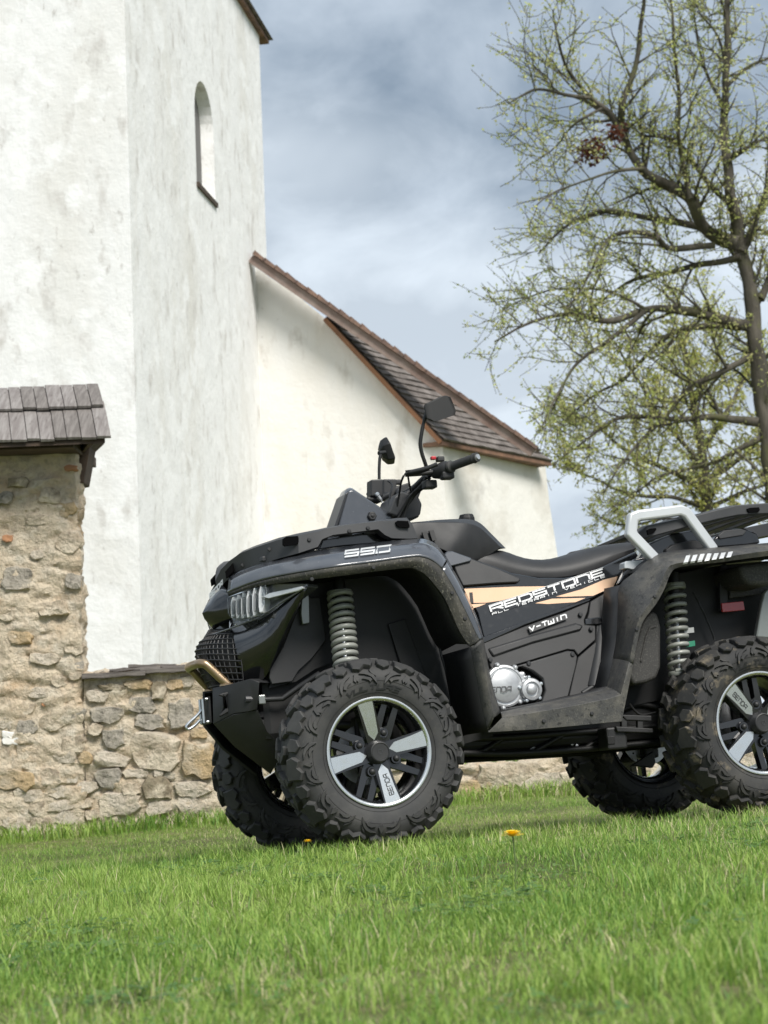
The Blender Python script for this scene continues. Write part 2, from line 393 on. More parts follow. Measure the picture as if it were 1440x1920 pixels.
def rough_block(mb, x0, x1, y0, y1, z0f, z1f, d, right=True):
    """front, right side and top of a masonry block with displaced faces; z0f, z1f give its foot and head at x"""
    nxx = max(2, int((x1 - x0) / d)); 
    def put(P, nrm): 
        k = rubble(P); return P + nrm * (k - .02) + mnoise.noise_vector(P * 5) * .012
    nz = max(2, int((z1f(x0) - z0f(x0)) / d)); fr = []
    for j in range(nz + 1):
        row = []
        for i in range(nxx + 1):
            x = x0 + (x1 - x0) * i / nxx; P = Vector((x, y0, z0f(x) + (z1f(x) - z0f(x)) * j / nz)); row.append(put(P, Vector((0, -1, 0)) + (Vector((.9, 0, 0)) if right and i == nxx else Vector())))
        fr.append(row)
    mb.loft(fr)
    ny = max(2, int((y1 - y0) / d / 1.5))
    if right:
        sd = [[fr[j][nxx]] + [put(Vector((x1, y0 + (y1 - y0) * i / ny, z0f(x1) + (z1f(x1) - z0f(x1)) * j / nz)), Vector((1, 0, 0))) for i in range(1, ny + 1)] for j in range(nz + 1)]
        mb.loft(sd)
    tp = [fr[nz]] + [[put(Vector((x0 + (x1 - x0) * i / nxx, y0 + (y1 - y0) * j / ny, z1f(x0 + (x1 - x0) * i / nxx))), Vector((0, 0, 1))) for i in range(nxx + 1)] for j in range(1, ny + 1)]
    mb.loft(tp)
def stone_mesh(wd, hg, dp, seed, m):
    """an irregular field stone lying in the wall face (local x right, z up, -y outwards)"""
    r = random.Random(seed); n = 14; pr = []
    e = r.uniform(3.2, 7)
    for k in range(n):
        a = 2 * math.pi * k / n + r.uniform(-.12, .12); c_, s_ = math.cos(a), math.sin(a)
        q = (abs(c_) ** e + abs(s_) ** e) ** (-1 / e) * r.uniform(.78, 1.08)
        pr.append((c_ * q * wd / 2, s_ * q * hg / 2))
    rings = []; tx, tz = r.uniform(-.25, .25), r.uniform(-.3, .1)
    for (k, h) in ((1.05, -.6), (1.03, .0), (1.0, .62), (.95, .92), (.70, 1.0), (.34, 1.0)):
        rings.append([Vector((x * k, -h * dp * (1 + tx * x / wd * 2 + tz * z / hg * 2), z * k)) for x, z in pr])
    mb = MB(); mb.loft(rings, closed=True); mb.add([Vector((0, -dp * 1.03, 0))] + rings[-1], [(0, 1 + (k + 1) % n, 1 + k) for k in range(n)])
    off = Vector((seed * 3.1, seed * 1.7, 0)); sc = max(wd, hg)
    mb.v = [tuple(Vector(p) + mnoise.noise_vector(Vector(p) * (2.6 / sc) + off) * sc * .075 + mnoise.noise_vector(Vector(p) * (8 / sc) + off) * sc * .05) for p in mb.v]
    o = mb.build('stone', m, smooth=38); return o
def put_stone(parent, x, z, wd, hg, tone, y=13.0, rot=0., dp=None, seed=None):
    seed = seed if seed is not None else random.randint(0, 9999)
    o = stone_mesh(wd, hg, dp or min(.034, .09 * min(wd, hg) + .011), seed, STONES[tone]); o.parent = parent
    o.location = Vector((x, y + random.uniform(.002, .020), z)) - parent.location; o.rotation_euler = (random.uniform(-.06, .06), rot, random.uniform(-.08, .08)); return o

WY = 13.0
pier = empty('gate_pier', (-3.2, WY, gz(-3.2, WY - .1)))
tag(pier, 'tall rubble stone gate pier with a wooden shingle cap', 'pier')
b = MB(); foot = lambda x: gz(x, WY - .3) - .12
rough_block(b, -4.6, -1.955, WY, WY + .24, foot, lambda x: 2.36, .0165)
b.v = [tuple(Vector(p) - pier.location) for p in b.v]
b.build('masonry', MORTAR, pier, smooth=50)
wall = empty('rubble_wall', (-1.0, WY, gz(-1.0, WY - .1)))
tag(wall, 'low rubble stone wall running from the gate pier behind the quad bike', 'wall')
def wtop(x):
    base = .83 + .045 * (x + 1.9)
    if x > -.35: base = .83 + .045 * 1.55 - (x + .35) * 1.15
    return max(base, .125 + .042 * x + .01 * math.sin(x * 7))
b = MB(); rough_block(b, -1.95, 3.4, WY + .02, WY + .5, foot, wtop, .0185)
b.v = [tuple(Vector(p) - wall.location) for p in b.v]
b.build('masonry', MORTAR, wall, smooth=50)
ZS = [  # stones seen in the photograph: box in the 3.43x enlargement, tone
    (835, 455, 1165, 700, 'tan'), (1168, 530, 1390, 740, 'ochre'), (100, 485, 265, 690, 'tan'), (0, 700, 245, 825, 'ochre'), (250, 680, 400, 810, 'tan'),
    (610, 690, 780, 810, 'grey'), (790, 695, 970, 750, 'cream'), (985, 695, 1050, 740, 'cream'), (1050, 715, 1130, 755, 'cream'), (910, 745, 1110, 880, 'brown'),
    (790, 780, 905, 860, 'tan'), (-30, 790, 90, 920, 'tan'), (75, 825, 300, 910, 'cream'), (180, 905, 300, 990, 'tan'), (420, 720, 500, 785, 'cream'),
    (505, 575, 590, 660, 'ochre'), (400, 480, 550, 580, 'tan'), (5, 455, 140, 540, 'white'), (100, 270, 230, 340, 'tan'), (270, 258, 350, 290, 'brick'),
    (-20, 545, 70, 655, 'tan'), (640, 840, 910, 990, 'cream'), (1115, 770, 1345, 870, 'cream'), (640, 148, 800, 190, 'brown'), (800, 118, 970, 182, 'ochre'),
    (970, 130, 1070, 250, 'brown'), (1072, 118, 1180, 182, 'ochre'), (1120, 100, 1250, 165, 'cream'), (820, 232, 1010, 330, 'grey'), (580, 290, 790, 390, 'grey'),
    (860, 335, 1060, 440, 'grey'), (1070, 255, 1250, 430, 'grey'), (1215, 430, 1330, 495, 'ochre'), (440, 60, 525, 120, 'tan'), (460, 0, 540, 55, 'grey'),
    (560, 185, 700, 262, 'cream'), (300, 795, 460, 880, 'cream'), (310, 892, 480, 965, 'cream'), (485, 770, 620, 850, 'cream'), (0, 1000, 170, 1085, 'cream'),
    (595, 600, 830, 665, 'cream'), (440, 885, 600, 945, 'tan'), (250, 335, 420, 440, 'tan'), (110, 380, 240, 470, 'grey'), (-20, 300, 90, 440, 'cream'),
    (350, 565, 500, 660, 'cream'), (650, 440, 800, 560, 'grey'), (940, 900, 1110, 985, 'cream'), (1130, 880, 1330, 980, 'cream'), (190, 1000, 330, 1075, 'tan'),
    (350, 975, 520, 1045, 'cream'), (545, 955, 640, 1020, 'tan'), (560, 400, 660, 470, 'tan'), (430, 300, 560, 370, 'grey'), (0, 130, 120, 210, 'tan'), (180, 170, 330, 240, 'cream'), (330, 90, 430, 160, 'tan')]
for i, (a0, b0, a1, b1, tone) in enumerate(ZS):
    pa = at(a0 / 3.43, 1240 + b0 / 3.43, WY); pb = at(a1 / 3.43, 1240 + b1 / 3.43, WY)
    cx, cz = (pa.x + pb.x) / 2, (pa.z + pb.z) / 2
    par = pier if cx < -1.95 else wall
    put_stone(par, cx, cz, abs(pb.x - pa.x) * 1.02, abs(pa.z - pb.z) * 1.02, tone, WY, R(random.uniform(-7, 7)), seed=i * 7 + 3)
# flatter stones and bricks showing in the render of the pier
for (px, py, wd, hg, tone) in ((32, 1083, .2, .15, 'grey'), (132, 878, .085, .04, 'brick'), (9, 935, .11, .09, 'grey'), (66, 975, .14, .07, 'tan'), (130, 1015, .17, .15, 'tan'), (40, 1195, .16, .08, 'ochre'),
        (100, 1140, .2, .1, 'tan'), (140, 1090, .12, .11, 'grey'), (15, 1010, .07, .05, 'brick'), (95, 930, .15, .11, 'tan'), (35, 905, .16, .07, 'brown'), (128, 955, .12, .1, 'ochre'), (85, 1235, .2, .08, 'cream'),
        (70, 1040, .1, .06, 'cream'), (140, 1215, .13, .09, 'tan'), (10, 1150, .14, .1, 'tan')):
    P = at(px, py, WY); put_stone(pier, P.x, P.z, wd, hg, tone, WY, R(random.uniform(-9, 9)), dp=.03)
for i in range(40):       # the part of the wall behind the bike and its low end
    x = random.uniform(-.75, 3.1); z1 = wtop(x); z0 = foot(x) + .15
    if z1 - z0 < .12: z = (z0 + z1) / 2
    else: z = random.uniform(z0, z1 - .05)
    put_stone(wall, x, z, random.uniform(.12, .3), min(random.uniform(.07, .16), max(.08, z1 - z0)), random.choice(['tan', 'cream', 'cream', 'grey', 'ochre']), WY, R(random.uniform(-8, 8)))
# weathered boards and slates lying on the wall head
WOOD = mat('weathered_board', (.125, .11, .10), .85, var=(6, (.25, .225, .205), .42, .65, 8, (1, 6, 14)), layers=[(3, (.06, .05, .045), .55, .75)], bump=(30, .6, .01, (1, 8, 14)), spec=.2)
for i, (px0, py0, px1, py1, th, yy) in enumerate(((153, 1268, 272, 1262, .034, 12.95), (262, 1259, 372, 1253, .034, 12.955), (205, 1257, 300, 1251, .02, 12.99), (240, 1249, 330, 1247, .022, 13.02), (300, 1250, 420, 1246, .02, 13.0), (175, 1262, 240, 1257, .016, 13.03), (390, 1250, 520, 1246, .03, 12.95))):
    a = at(px0, py0, yy); c_ = at(px1, py1, yy); b = MB()
    pts = []
    n = 7
    for k in range(n + 1): pts.append(a.lerp(c_, k / n) + Vector((0, 0, th / 2 + random.uniform(-.005, .004))))
    for k in range(n, -1, -1): pts.append(a.lerp(c_, k / n) + Vector((0, 0, -th / 2 + random.uniform(-.003, .005))))
    b.prism(pts, (0, .34, 0)); b.v = [tuple(Vector(p) - wall.location) for p in b.v]
    b.build('plank', WOOD, wall, bevel=.003)
# shingle cap of the pier
SH = [mat('grey_shingle', (.20, .18, .17), .8, var=(5, (.30, .28, .265), .4, .65, 8, (9, 1, 1)), layers=[(11, (.10, .085, .075), .55, .8, 8, (6, 1, 1))], bump=(40, .6, .004, (8, 1, 1)), spec=.2),
      mat('dark_grey_shingle', (.15, .135, .125), .8, var=(5, (.235, .215, .20), .4, .65, 8, (9, 1, 1)), layers=[(11, (.08, .07, .062), .55, .8, 8, (6, 1, 1))], bump=(40, .6, .004, (8, 1, 1)), spec=.2)]
cap = empty('roof', (0, 0, 0), pier)
YE, ZE, YR, ZR = 12.62, 2.265, 13.27, 2.715
def sl_pt(x, t, lift=0.):
    """point on the front slope: t = 0 at the eave, 1 at the ridge; the slope eases over towards the ridge"""
    y = YE + (YR - YE) * t; z = ZE + (ZR - ZE) * (t * 1.22 - .22 * t * t)
    return Vector((x, y - lift * .55, z + lift * .83))
rr = random.Random(3)
for course, (t0, t1, lift) in enumerate(((0.0, .60, .018), (.45, 1.0, .040))):
    x = -4.62 + .05 * course
    while x < -1.69:
        wdt = rr.uniform(.076, .1); x1 = x + wdt; sk = .035 * (1 - course * .3)
        if x1 > -1.672: x1 = -1.672 - .01 * course
        if x1 - x < .04: break
        jl = rr.uniform(-.004, .005); jt = rr.uniform(-.012, .012); b = MB(); secs = []
        m = 5
        for k in range(m + 1):
            t = (t0 + jt) + (t1 - t0 - jt) * k / m; s = -.155 * t
            lf = lift * (1 - .62 * k / m) + jl; th = .017
            e = .004
            secs.append([sl_pt(x + s + e, t, lf - th), sl_pt(x1 + s, t, lf - th), sl_pt(x1 + s, t, lf), sl_pt((x + x1) / 2 + s, t, lf + .002), sl_pt(x + s + e, t, lf + .003)])
        b.loft(secs, closed=True, cap=True); b.v = [tuple(Vector(p) - pier.location) for p in b.v]
        b.build('shingle', SH[rr.random() < .4], cap, bevel=.0015, smooth=40); x = x1
DARKW = mat('dark_timber', (.05, .035, .026), .8, var=(12, (.09, .06, .04), .4, .7), bump=(30, .5, .01))
b = MB()
b.prism([sl_pt(-4.6, .02, -.015), sl_pt(-1.72, .02, -.012), sl_pt(-1.84, .99, -.02), sl_pt(-4.6, .99, -.02)], (0, .0, -.025))
bk = lambda x, t: Vector((x, 2 * YR - (YE + (YR - YE) * t), sl_pt(x, t).z))
b.prism([bk(-4.6, 0), bk(-2.12, 0), bk(-2.0, 1), bk(-4.6, 1)], (0, 0, -.03))
b.prism([Vector((-1.80, YE + .06, ZE - .01)), Vector((-1.92, YR, ZR - .03)), Vector((-2.14, 2 * YR - YE, ZE - .01))], (-.02, 0, 0))
b.v = [tuple(Vector(p) - pier.location) for p in b.v]; b.build('roof_boarding', DARKW, cap)
b = MB(); P0 = at(182, 826, 12.9)
b.prism([at(186, 822, 13.12), at(169, 838, 13.12), at(163, 872, 13.12), at(157, 905, 13.12), at(140, 908, 13.12), at(138, 822, 13.12)], (0, .25, 0)); b.v = [tuple(Vector(p) - pier.location) for p in b.v]
b.build('bracket', DARKW, pier, bevel=.004)
b = MB(); b.prism([(-4.6, 12.72, 2.30), (-1.93, 12.72, 2.30), (-1.93, 12.72, 2.235), (-4.6, 12.72, 2.235)], (0, 1.0, 0)); b.v = [tuple(Vector(p) - pier.location) for p in b.v]
b.build('wall_plate', DARKW, pier, bevel=.004)

# ================================================================ church
WHITE = mat('whitewash', (.83, .83, .82), .9, var=(.9, (.73, .715, .675), .46, .72, 10, (1, 1, .3)), layers=[(4.2, (.58, .56, .53), .555, .72, 12, (1, 1, .5)), (11, (.48, .46, .43), .61, .75, 12, (1, 1, .6)), (2.2, (.87, .87, .86), .52, .6, 12)], bump=(3.2, .38, .06), spec=.2)
CREAM = mat('cream_limewash', (.79, .78, .752), .9, var=(.7, (.73, .69, .615), .48, .74, 10, (1, 1, .28)), layers=[(4.0, (.60, .57, .52), .56, .72, 12, (1, 1, .4)), (10, (.55, .52, .47), .66, .8, 12)], bump=(3.2, .35, .06), spec=.2)
STAINED = mat('stained_limewash', (.80, .785, .74), .9, var=(1.1, (.62, .59, .53), .48, .70, 10), layers=[(1.3, (.40, .385, .36), .56, .76, 12)], bump=(3.2, .35, .06), spec=.2)
EAVE = mat('brown_eaves_board', (.13, .075, .05), .75, var=(6, (.27, .15, .09), .4, .7), bump=(20, .3, .01))
TILE = mat('old_brown_tile', (.13, .085, .07), .85, var=(5, (.24, .15, .11), .4, .65), layers=[(9, (.08, .06, .05), .5, .75)], bump=(25, .5, .02))
SHROOF = mat('dark_roof_shingle', (.13, .112, .102), .85, var=(5, (.225, .20, .185), .4, .65, 8, (1, 1, 1)), layers=[(9, (.06, .05, .045), .52, .75)], bump=(25, .5, .02))
DARKIN = mat('painted_opening_shade', (.16, .155, .15), .9)  # dark grey colour stands in for the shade inside the tower opening
T0 = at(262, 1060, 20.0); tdir = Vector((.137, .9906, 0)).normalized(); tside = Vector((-tdir.y, tdir.x, 0))      # along the right face (away), along the front face (to the left)
church = empty('church', (T0.x, 20, gz(0, 20))); tag(church, 'whitewashed church with a square tower and a low nave', 'church')
def CH(p): return Vector(p) - church.location
zb = gz(-2, 20) - .2
ZT = 10.05
TL = 7.1
nr = Vector((tdir.y, -tdir.x, 0))      # outward normal of the right face
base = Vector((T0.x, 20.0, 0))
def tface(s, z): return base + tdir * s + nr * (.0055 * (5 - z)) * 0 + Vector((0, 0, z))
LEAN = Vector((-.012, 0, 0))
def lean(p): return Vector(p) + Vector((0, 0, 0))
# --- tower: right face with an arched opening
def face_param(px, py):
    P = on_plane(px, py, base, nr); return (P - base).dot(tdir), P.z
s0, zl = face_param(369, 343); s1, zr = face_param(404, 378)
_, za1 = face_param(378, 166)
zsill = (zl + zr) / 2; sm = (s0 + s1) / 2; hwid = (s1 - s0) / 2; zspring = zsill + .86
arch = [(s0, zsill), (s1, zsill)] + [(sm + hwid * math.cos(a), zspring + hwid * .95 * math.sin(a)) for a in [math.pi * k / 14 for k in range(15)]]
bm = bmesh.new()
def loop(pts): 
    vs_ = [bm.verts.new(CH(lean(tface(*p)))) for p in pts]; return vs_, [bm.edges.new((vs_[i], vs_[(i + 1) % len(vs_)])) for i in range(len(vs_))]
outer = [(0, zb), (TL, zb), (TL, ZT), (0, ZT)]
va, ea = loop(outer); vb, eb = loop(arch)
bmesh.ops.triangle_fill(bm, use_beauty=True, edges=ea + eb)
me = bpy.data.meshes.new('tower_wall')
# reveal of the opening
dep = .17
vin = [bm.verts.new(CH(lean(tface(sm + (p[0] - sm) * .93, zsill + .03 + (p[1] - zsill) * .97) - nr * dep))) for p in arch]
for i in range(len(arch)):
    j = (i + 1) % len(arch); bm.faces.new((vb[i], vb[j], vin[j], vin[i]))
# front (left) face, back and far-left faces
c4 = [base, base + tside * 6.6, base + tside * 6.6 + tdir * TL, base + tdir * TL]
def q(a, b_):
    v = [bm.verts.new(CH(lean(p))) for p in (a + Vector((0, 0, zb)), b_ + Vector((0, 0, zb)), b_ + Vector((0, 0, ZT)), a + Vector((0, 0, ZT)))]; bm.faces.new(v)
q(c4[0], c4[1]); q(c4[1], c4[2]); q(c4[2], c4[3])
bmesh.ops.recalc_face_normals(bm, faces=bm.faces)
bm.to_mesh(me); bm.free(); me.materials.append(WHITE)
tower = bpy.data.objects.new('tower', me); col.objects.link(tower); tower.parent = church
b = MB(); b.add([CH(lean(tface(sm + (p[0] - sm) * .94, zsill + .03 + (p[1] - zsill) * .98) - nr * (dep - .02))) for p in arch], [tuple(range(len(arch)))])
b.build('opening_shade_sheet', DARKIN, tower)  # flat sheet closing the opening, its shade put into the colour
b = MB(); b.prism([CH(lean(tface(s0 - .02, zsill - .005) + nr * .03)), CH(lean(tface(s1 + .02, zsill - .005) + nr * .03)), CH(lean(tface(s1 + .02, zsill - .06) + nr * .03)), CH(lean(tface(s0 - .02, zsill - .06) + nr * .03))], -nr * .3)
b.build('window_sill', DARKW, tower)
# tower roof: hipped, eaves a little proud
ov = .30; cc = (c4[0] + c4[2]) / 2
crn = []
for p in c4:
    d = (p - cc); crn.append(p + (tdir * (.42 if d.dot(tdir) > 0 else -.42)) + (tside * (.12 if d.dot(tside) > 0 else -.12)))
b = MB(); lo = [CH(lean(p + Vector((0, 0, ZT - .12)))) for p in crn]; ap = CH(lean(cc + Vector((0, 0, ZT + 4.5))))
b.add(lo + [ap], [(0, 1, 4), (1, 2, 4), (2, 3, 4), (3, 0, 4)]); lo2 = [p + Vector((0, 0, .09)) for p in lo]
b.add(lo + [p + (ap - p) * .02 for p in lo], [(0, 1, 5, 4), (1, 2, 6, 5), (2, 3, 7, 6), (3, 0, 4, 7), (0, 1, 2, 3)])
b.build('tower_roof', SHROOF, tower)
b = MB(); b.prism([CH(lean(p + Vector((0, 0, ZT - .14)) - (p - cc).normalized() * .08)) for p in crn], (0, 0, -.05)); b.build('tower_eaves_board', EAVE, tower)
# --- nave gable wall (faces the camera) and the angled side wall
gn = -tdir                                                     # outward normal of the gable
gp = base + tdir * 6.3
def GP(px, py, off=0.): return on_plane(px, py, gp + gn * off, gn)
A_ = GP(829, 824)
sdirn = Vector((.55, .835, 0)).normalized(); sn = Vector((sdirn.y, -sdirn.x, 0))
def SP(px, py, off=0.): return on_plane(px, py, A_ + sn * off, sn)
wallpts = [GP(478, 1330), GP(478, 496), GP(560, 556), GP(620, 606), GP(700, 694), GP(760, 756), GP(829, 818)]
Abase = Vector((A_.x, A_.y, zb))
wallpts.append(GP(829, 824)); wallpts = wallpts[:-1] + [Vector((A_.x, A_.y, zb))]
wallpts[1] = wallpts[1] - nr * .45 + Vector((0, 0, .30)); wallpts[0] = Vector((wallpts[1].x, wallpts[1].y, zb))
b = MB(); b.prism([CH(p) for p in wallpts], tdir * .5); b.build('nave_gable_wall', CREAM, church)
B_ = SP(1021, 862); Bb = SP(1046, 1045)
k = (Bb.z - zb) / max(.1, (B_.z - Bb.z)); B0 = Bb + (Bb - B_) * k * .8; B0.z = zb
b = MB()
Aw = Vector((A_.x, A_.y, GP(829, 818).z))
mid = B_.lerp(Bb, .45) - sdirn * .03
front = [Abase, Aw, B_ + Vector((0, 0, .05)), mid, Bb, B0]
bk_ = [p + Vector((-.2, 3.0, 0)) for p in front]
b.add([CH(p) for p in front + bk_], [tuple(range(6)), (1, 7, 8, 2), (2, 8, 9, 3), (3, 9, 10, 4), (4, 10, 11, 5)])
b.build('nave_side_wall', STAINED, church)
# --- lower roof: shingle courses between the verge on the gable and the eave of the side wall
Ae = GP(830, 826, .16); Be = SP(1034, 866, .22); Cv = GP(612, 594, .16)
n = 19; roof = empty('nave_roof', (0, 0, 0), church)
pn_ = (Be - Ae).cross(Cv - Ae).normalized()
if pn_.z < 0: pn_ = -pn_
dk_ = MB(); dk_.prism([CH(Ae + pn_ * .008), CH(Be + pn_ * .008), CH(Cv + pn_ * .008)], -pn_ * .05); dk_.build('roof_deck', DARKW, roof)
for i in range(n):
    t0, t1 = i / n, (i + 1.18) / n
    t1 = min(t1, 1)
    p0, q0 = Ae.lerp(Cv, t0), Be.lerp(Cv, t0); p1, q1 = Ae.lerp(Cv, t1), Be.lerp(Cv, t1)
    m = max(2, int(18 * (1 - t0))); top0 = []; top1 = []; bt0 = []
    for j in range(m + 1):
        w_ = random.uniform(-.012, .012)
        top0.append(p0.lerp(q0, j / m) + pn_ * (.036 + w_ * .7)); top1.append(p1.lerp(q1, j / m) + pn_ * .012); bt0.append(p0.lerp(q0, j / m) - pn_ * .0)
    b = MB(); b.loft([[CH(x) for x in bt0], [CH(x) for x in top0], [CH(x) for x in top1]]); b.build('shingle_course', SHROOF, roof)
b = MB(); b.prism([CH(Ae - pn_ * .01 - gn * -.02), CH(Cv - pn_ * .01 - gn * -.02), CH(Cv + pn_ * -.07 - gn * -.02), CH(Ae + pn_ * -.07 - gn * -.02)], tdir * .2); 
ORB = mat('rust_brown_verge_board', (.30, .145, .075), .8, var=(4, (.20, .10, .06), .4, .7), bump=(20, .3, .01))
b.build('verge_board', ORB, roof)
b = MB(); b.prism([CH(Ae - pn_ * .005), CH(Be - pn_ * .005), CH(Be - Vector((0, 0, .055))), CH(Ae - Vector((0, 0, .055)))], -sn * .3); b.build('eaves_board', EAVE, roof)
# --- main roof: verge board and the row of tile ends above it
def MV(px, py): return GP(px, py, .42)
V0, V1 = MV(474, 478), MV(1003, 842)
vd = (V1 - V0).normalized(); vup = tdir.cross(vd).normalized()
if vup.z < 0: vup = -vup
b = MB(); b.prism([CH(V0), CH(V1), CH(V1 - vup * .105), CH(V0 - vup * .105)], tdir * .07); 
MVB = mat('weathered_verge_board', (.235, .17, .145), .8, var=(5, (.31, .245, .215), .4, .7, 8, (1, 1, 1)), layers=[(3, (.15, .08, .06), .5, .8)], bump=(20, .3, .01))
b.build('verge_board', MVB, roof)
Lr = (V1 - V0).length; nt_ = 26
for i in range(nt_):
    p = V0 + vd * (Lr * i / nt_); e = V0 + vd * (Lr * (i + 1.12) / nt_)
    th = .055
    b = MB(); pts = [p + vup * .005, e + vup * .005, e + vup * (.012 + th * .6), p + vup * (.062 + random.uniform(-.010, .010))]
    pts = [x + gn * .05 for x in pts]
    b.prism([CH(x) for x in pts], tdir * .34); b.build('tile', TILE, roof)

# ================================================================ trees
BARK = mat('linden_bark', (.075, .068, .055), .9, var=(4, (.135, .122, .10), .42, .65, 8, (1, 1, .3)), layers=[(2.2, (.12, .125, .05), .52, .75)], bump=(14, .9, .05, (1, 1, .3)), spec=.2)
LEAF = attr_mat('young_leaves', .55, .45, .3)
def leaves(name, P, size, cols, parent, seed, label=None):
    r = np.random.default_rng(seed); n = len(P); P = np.asarray(P)
    a = r.normal(size=(n, 3)); a /= np.linalg.norm(a, axis=1)[:, None]; b_ = r.normal(size=(n, 3)); b_ -= a * (a * b_).sum(1)[:, None]; b_ /= np.linalg.norm(b_, axis=1)[:, None]
    s = size * r.uniform(.55, 1.25, n)[:, None]
    V = np.stack([P - a * s, P + b_ * s * .55, P + a * s, P - b_ * s * .55], 1).reshape(-1, 3)
    me = bpy.data.meshes.new(name); me.vertices.add(4 * n); me.vertices.foreach_set('co', V.ravel())
    me.loops.add(4 * n); me.loops.foreach_set('vertex_index', np.arange(4 * n, dtype=np.int32)); me.polygons.add(n)
    me.polygons.foreach_set('loop_start', np.arange(0, 4 * n, 4, dtype=np.int32)); me.polygons.foreach_set('loop_total', np.full(n, 4, dtype=np.int32)); me.update(calc_edges=True)
    cols = np.array(cols); c = cols[r.integers(0, len(cols), n)] * r.uniform(.75, 1.25, n)[:, None]
    ca = me.color_attributes.new('Col', 'FLOAT_COLOR', 'POINT'); ca.data.foreach_set('color', np.repeat(np.column_stack([c, np.ones(n)]), 4, axis=0).ravel())
    me.materials.append(LEAF); o = bpy.data.objects.new(name, me); col.objects.link(o); o.parent = parent; return o
def tree(name, label, limbs, Y0, seed, leafcols, leafsize, per, twig_len=(.35, .8), kids=1.0, spread=1.0, cat='tree'):
    """limbs: (pixel path, start radius, end radius, depth change along it)"""
    r = random.Random(seed); thick = MB(); fine = MB(); tips = []
    root0 = None; wood = []
    for (path, r0, r1, dd) in limbs:
        m = len(path); pts = []
        for i, (px, py) in enumerate(path):
            t = i / (m - 1); pts.append(at(px, py, Y0 + dd[0] + (dd[1] - dd[0]) * t + (r.uniform(-.25, .25) if 0 < i < m - 1 else 0)))
        if root0 is None:
            g0 = Vector((pts[0].x, pts[0].y, gz(pts[0].x, pts[0].y) - .2)); pts = [g0, g0.lerp(pts[0], .5) + Vector((.05, 0, 0))] + pts; root0 = g0
        c_ = catmull(pts, 6); nn = len(c_)
        c_ = [p + mnoise.noise_vector(p * 1.7) * .05 for p in c_]
        rad = [(r0 + (r1 - r0) * (i / (nn - 1)) ** .8) * (1 + .22 * mnoise.noise(c_[i] * 2.3)) for i in range(nn)]
        thick.tube(c_, rad, 9 if r0 > .1 else 7); wood.append((c_, rad))
    def grow(c_, rad, level):
        n = len(c_); Lg = sum((c_[i + 1] - c_[i]).length for i in range(n - 1))
        cnt = int(Lg * (3.2 if level == 0 else 6.0) * kids) + 1
        for k in range(cnt):
            t = r.uniform(.12 if level else .15, 1.0); i = min(int(t * (n - 1)), n - 2); p = c_[i].lerp(c_[i + 1], t * (n - 1) - i)
            d = (c_[i + 1] - c_[i]).normalized(); sd = d.orthogonal(); sd = Matrix.Rotation(r.uniform(0, 6.283), 3, d) @ sd.normalized()
            nd = (d * r.uniform(.35, 1.0) + sd * r.uniform(.5, 1.1) * spread + Vector((0, 0, r.uniform(-.15, .5)))).normalized()
            if level == 0: Lc = r.uniform(.5, 1.55) * (1.15 - .75 * t)
            else: Lc = r.uniform(*twig_len)
            q_ = [p]; dd_ = nd.copy(); st = 5 if level == 0 else 3
            for j in range(st):
                dd_ = (dd_ + Vector((r.uniform(-.28, .28), r.uniform(-.28, .28), r.uniform(-.22, .26)))).normalized(); q_.append(q_[-1] + dd_ * Lc / st)
            b0 = max(.006, min(rad[i] * .5, .03 if level == 0 else .009)); rr_ = [b0 + (.0045 - b0) * j / st for j in range(st + 1)]
            fine.tube(q_, rr_, 4 if level else 5, cap=False)
            if level == 0: grow(q_, rr_, 1)
            if level == 1 or r.random() < .5:
                for j in range(1, st + 1): tips.append((q_[j - 1], q_[j]))
    for c_, rad in wood:
        grow(c_, rad, 0)
        if rad[0] > .045:        # short shoots sitting on the thick wood
            for i in range(len(c_) - 1):
                for _ in range(int((c_[i + 1] - c_[i]).length * 9 + r.random())):
                    d = Vector((r.gauss(0, 1), r.gauss(0, 1), r.gauss(0, .7) + .3)).normalized(); p = c_[i].lerp(c_[i + 1], r.random()) + d * rad[i] * .7
                    q2 = p + d * r.uniform(.12, .45) + Vector((0, 0, .05)); fine.tube([p, q2], [.006, .003], 4, cap=False); tips.append((p.lerp(q2, .4), q2)); tips.append((p.lerp(q2, .6), q2))
    root = empty(name, root0); tag(root, label, cat)
    loc = lambda mb: setattr(mb, 'v', [tuple(Vector(p) - root0) for p in mb.v])
    loc(thick); loc(fine)
    tr = thick.build('trunk', BARK, root, smooth=60)
    fo = fine.build('branches', BARK, root, smooth=60)
    P = []
    for (a, b_) in tips:
        for k in range(per):
            P.append(a.lerp(b_, r.random()) + Vector((r.gauss(0, .035), r.gauss(0, .035), r.gauss(0, .035))) - root0)
    leaves('crown', P, leafsize, leafcols, root, seed)
    print(name, 'tips', len(tips), 'leaves', len(P)); return root, root0
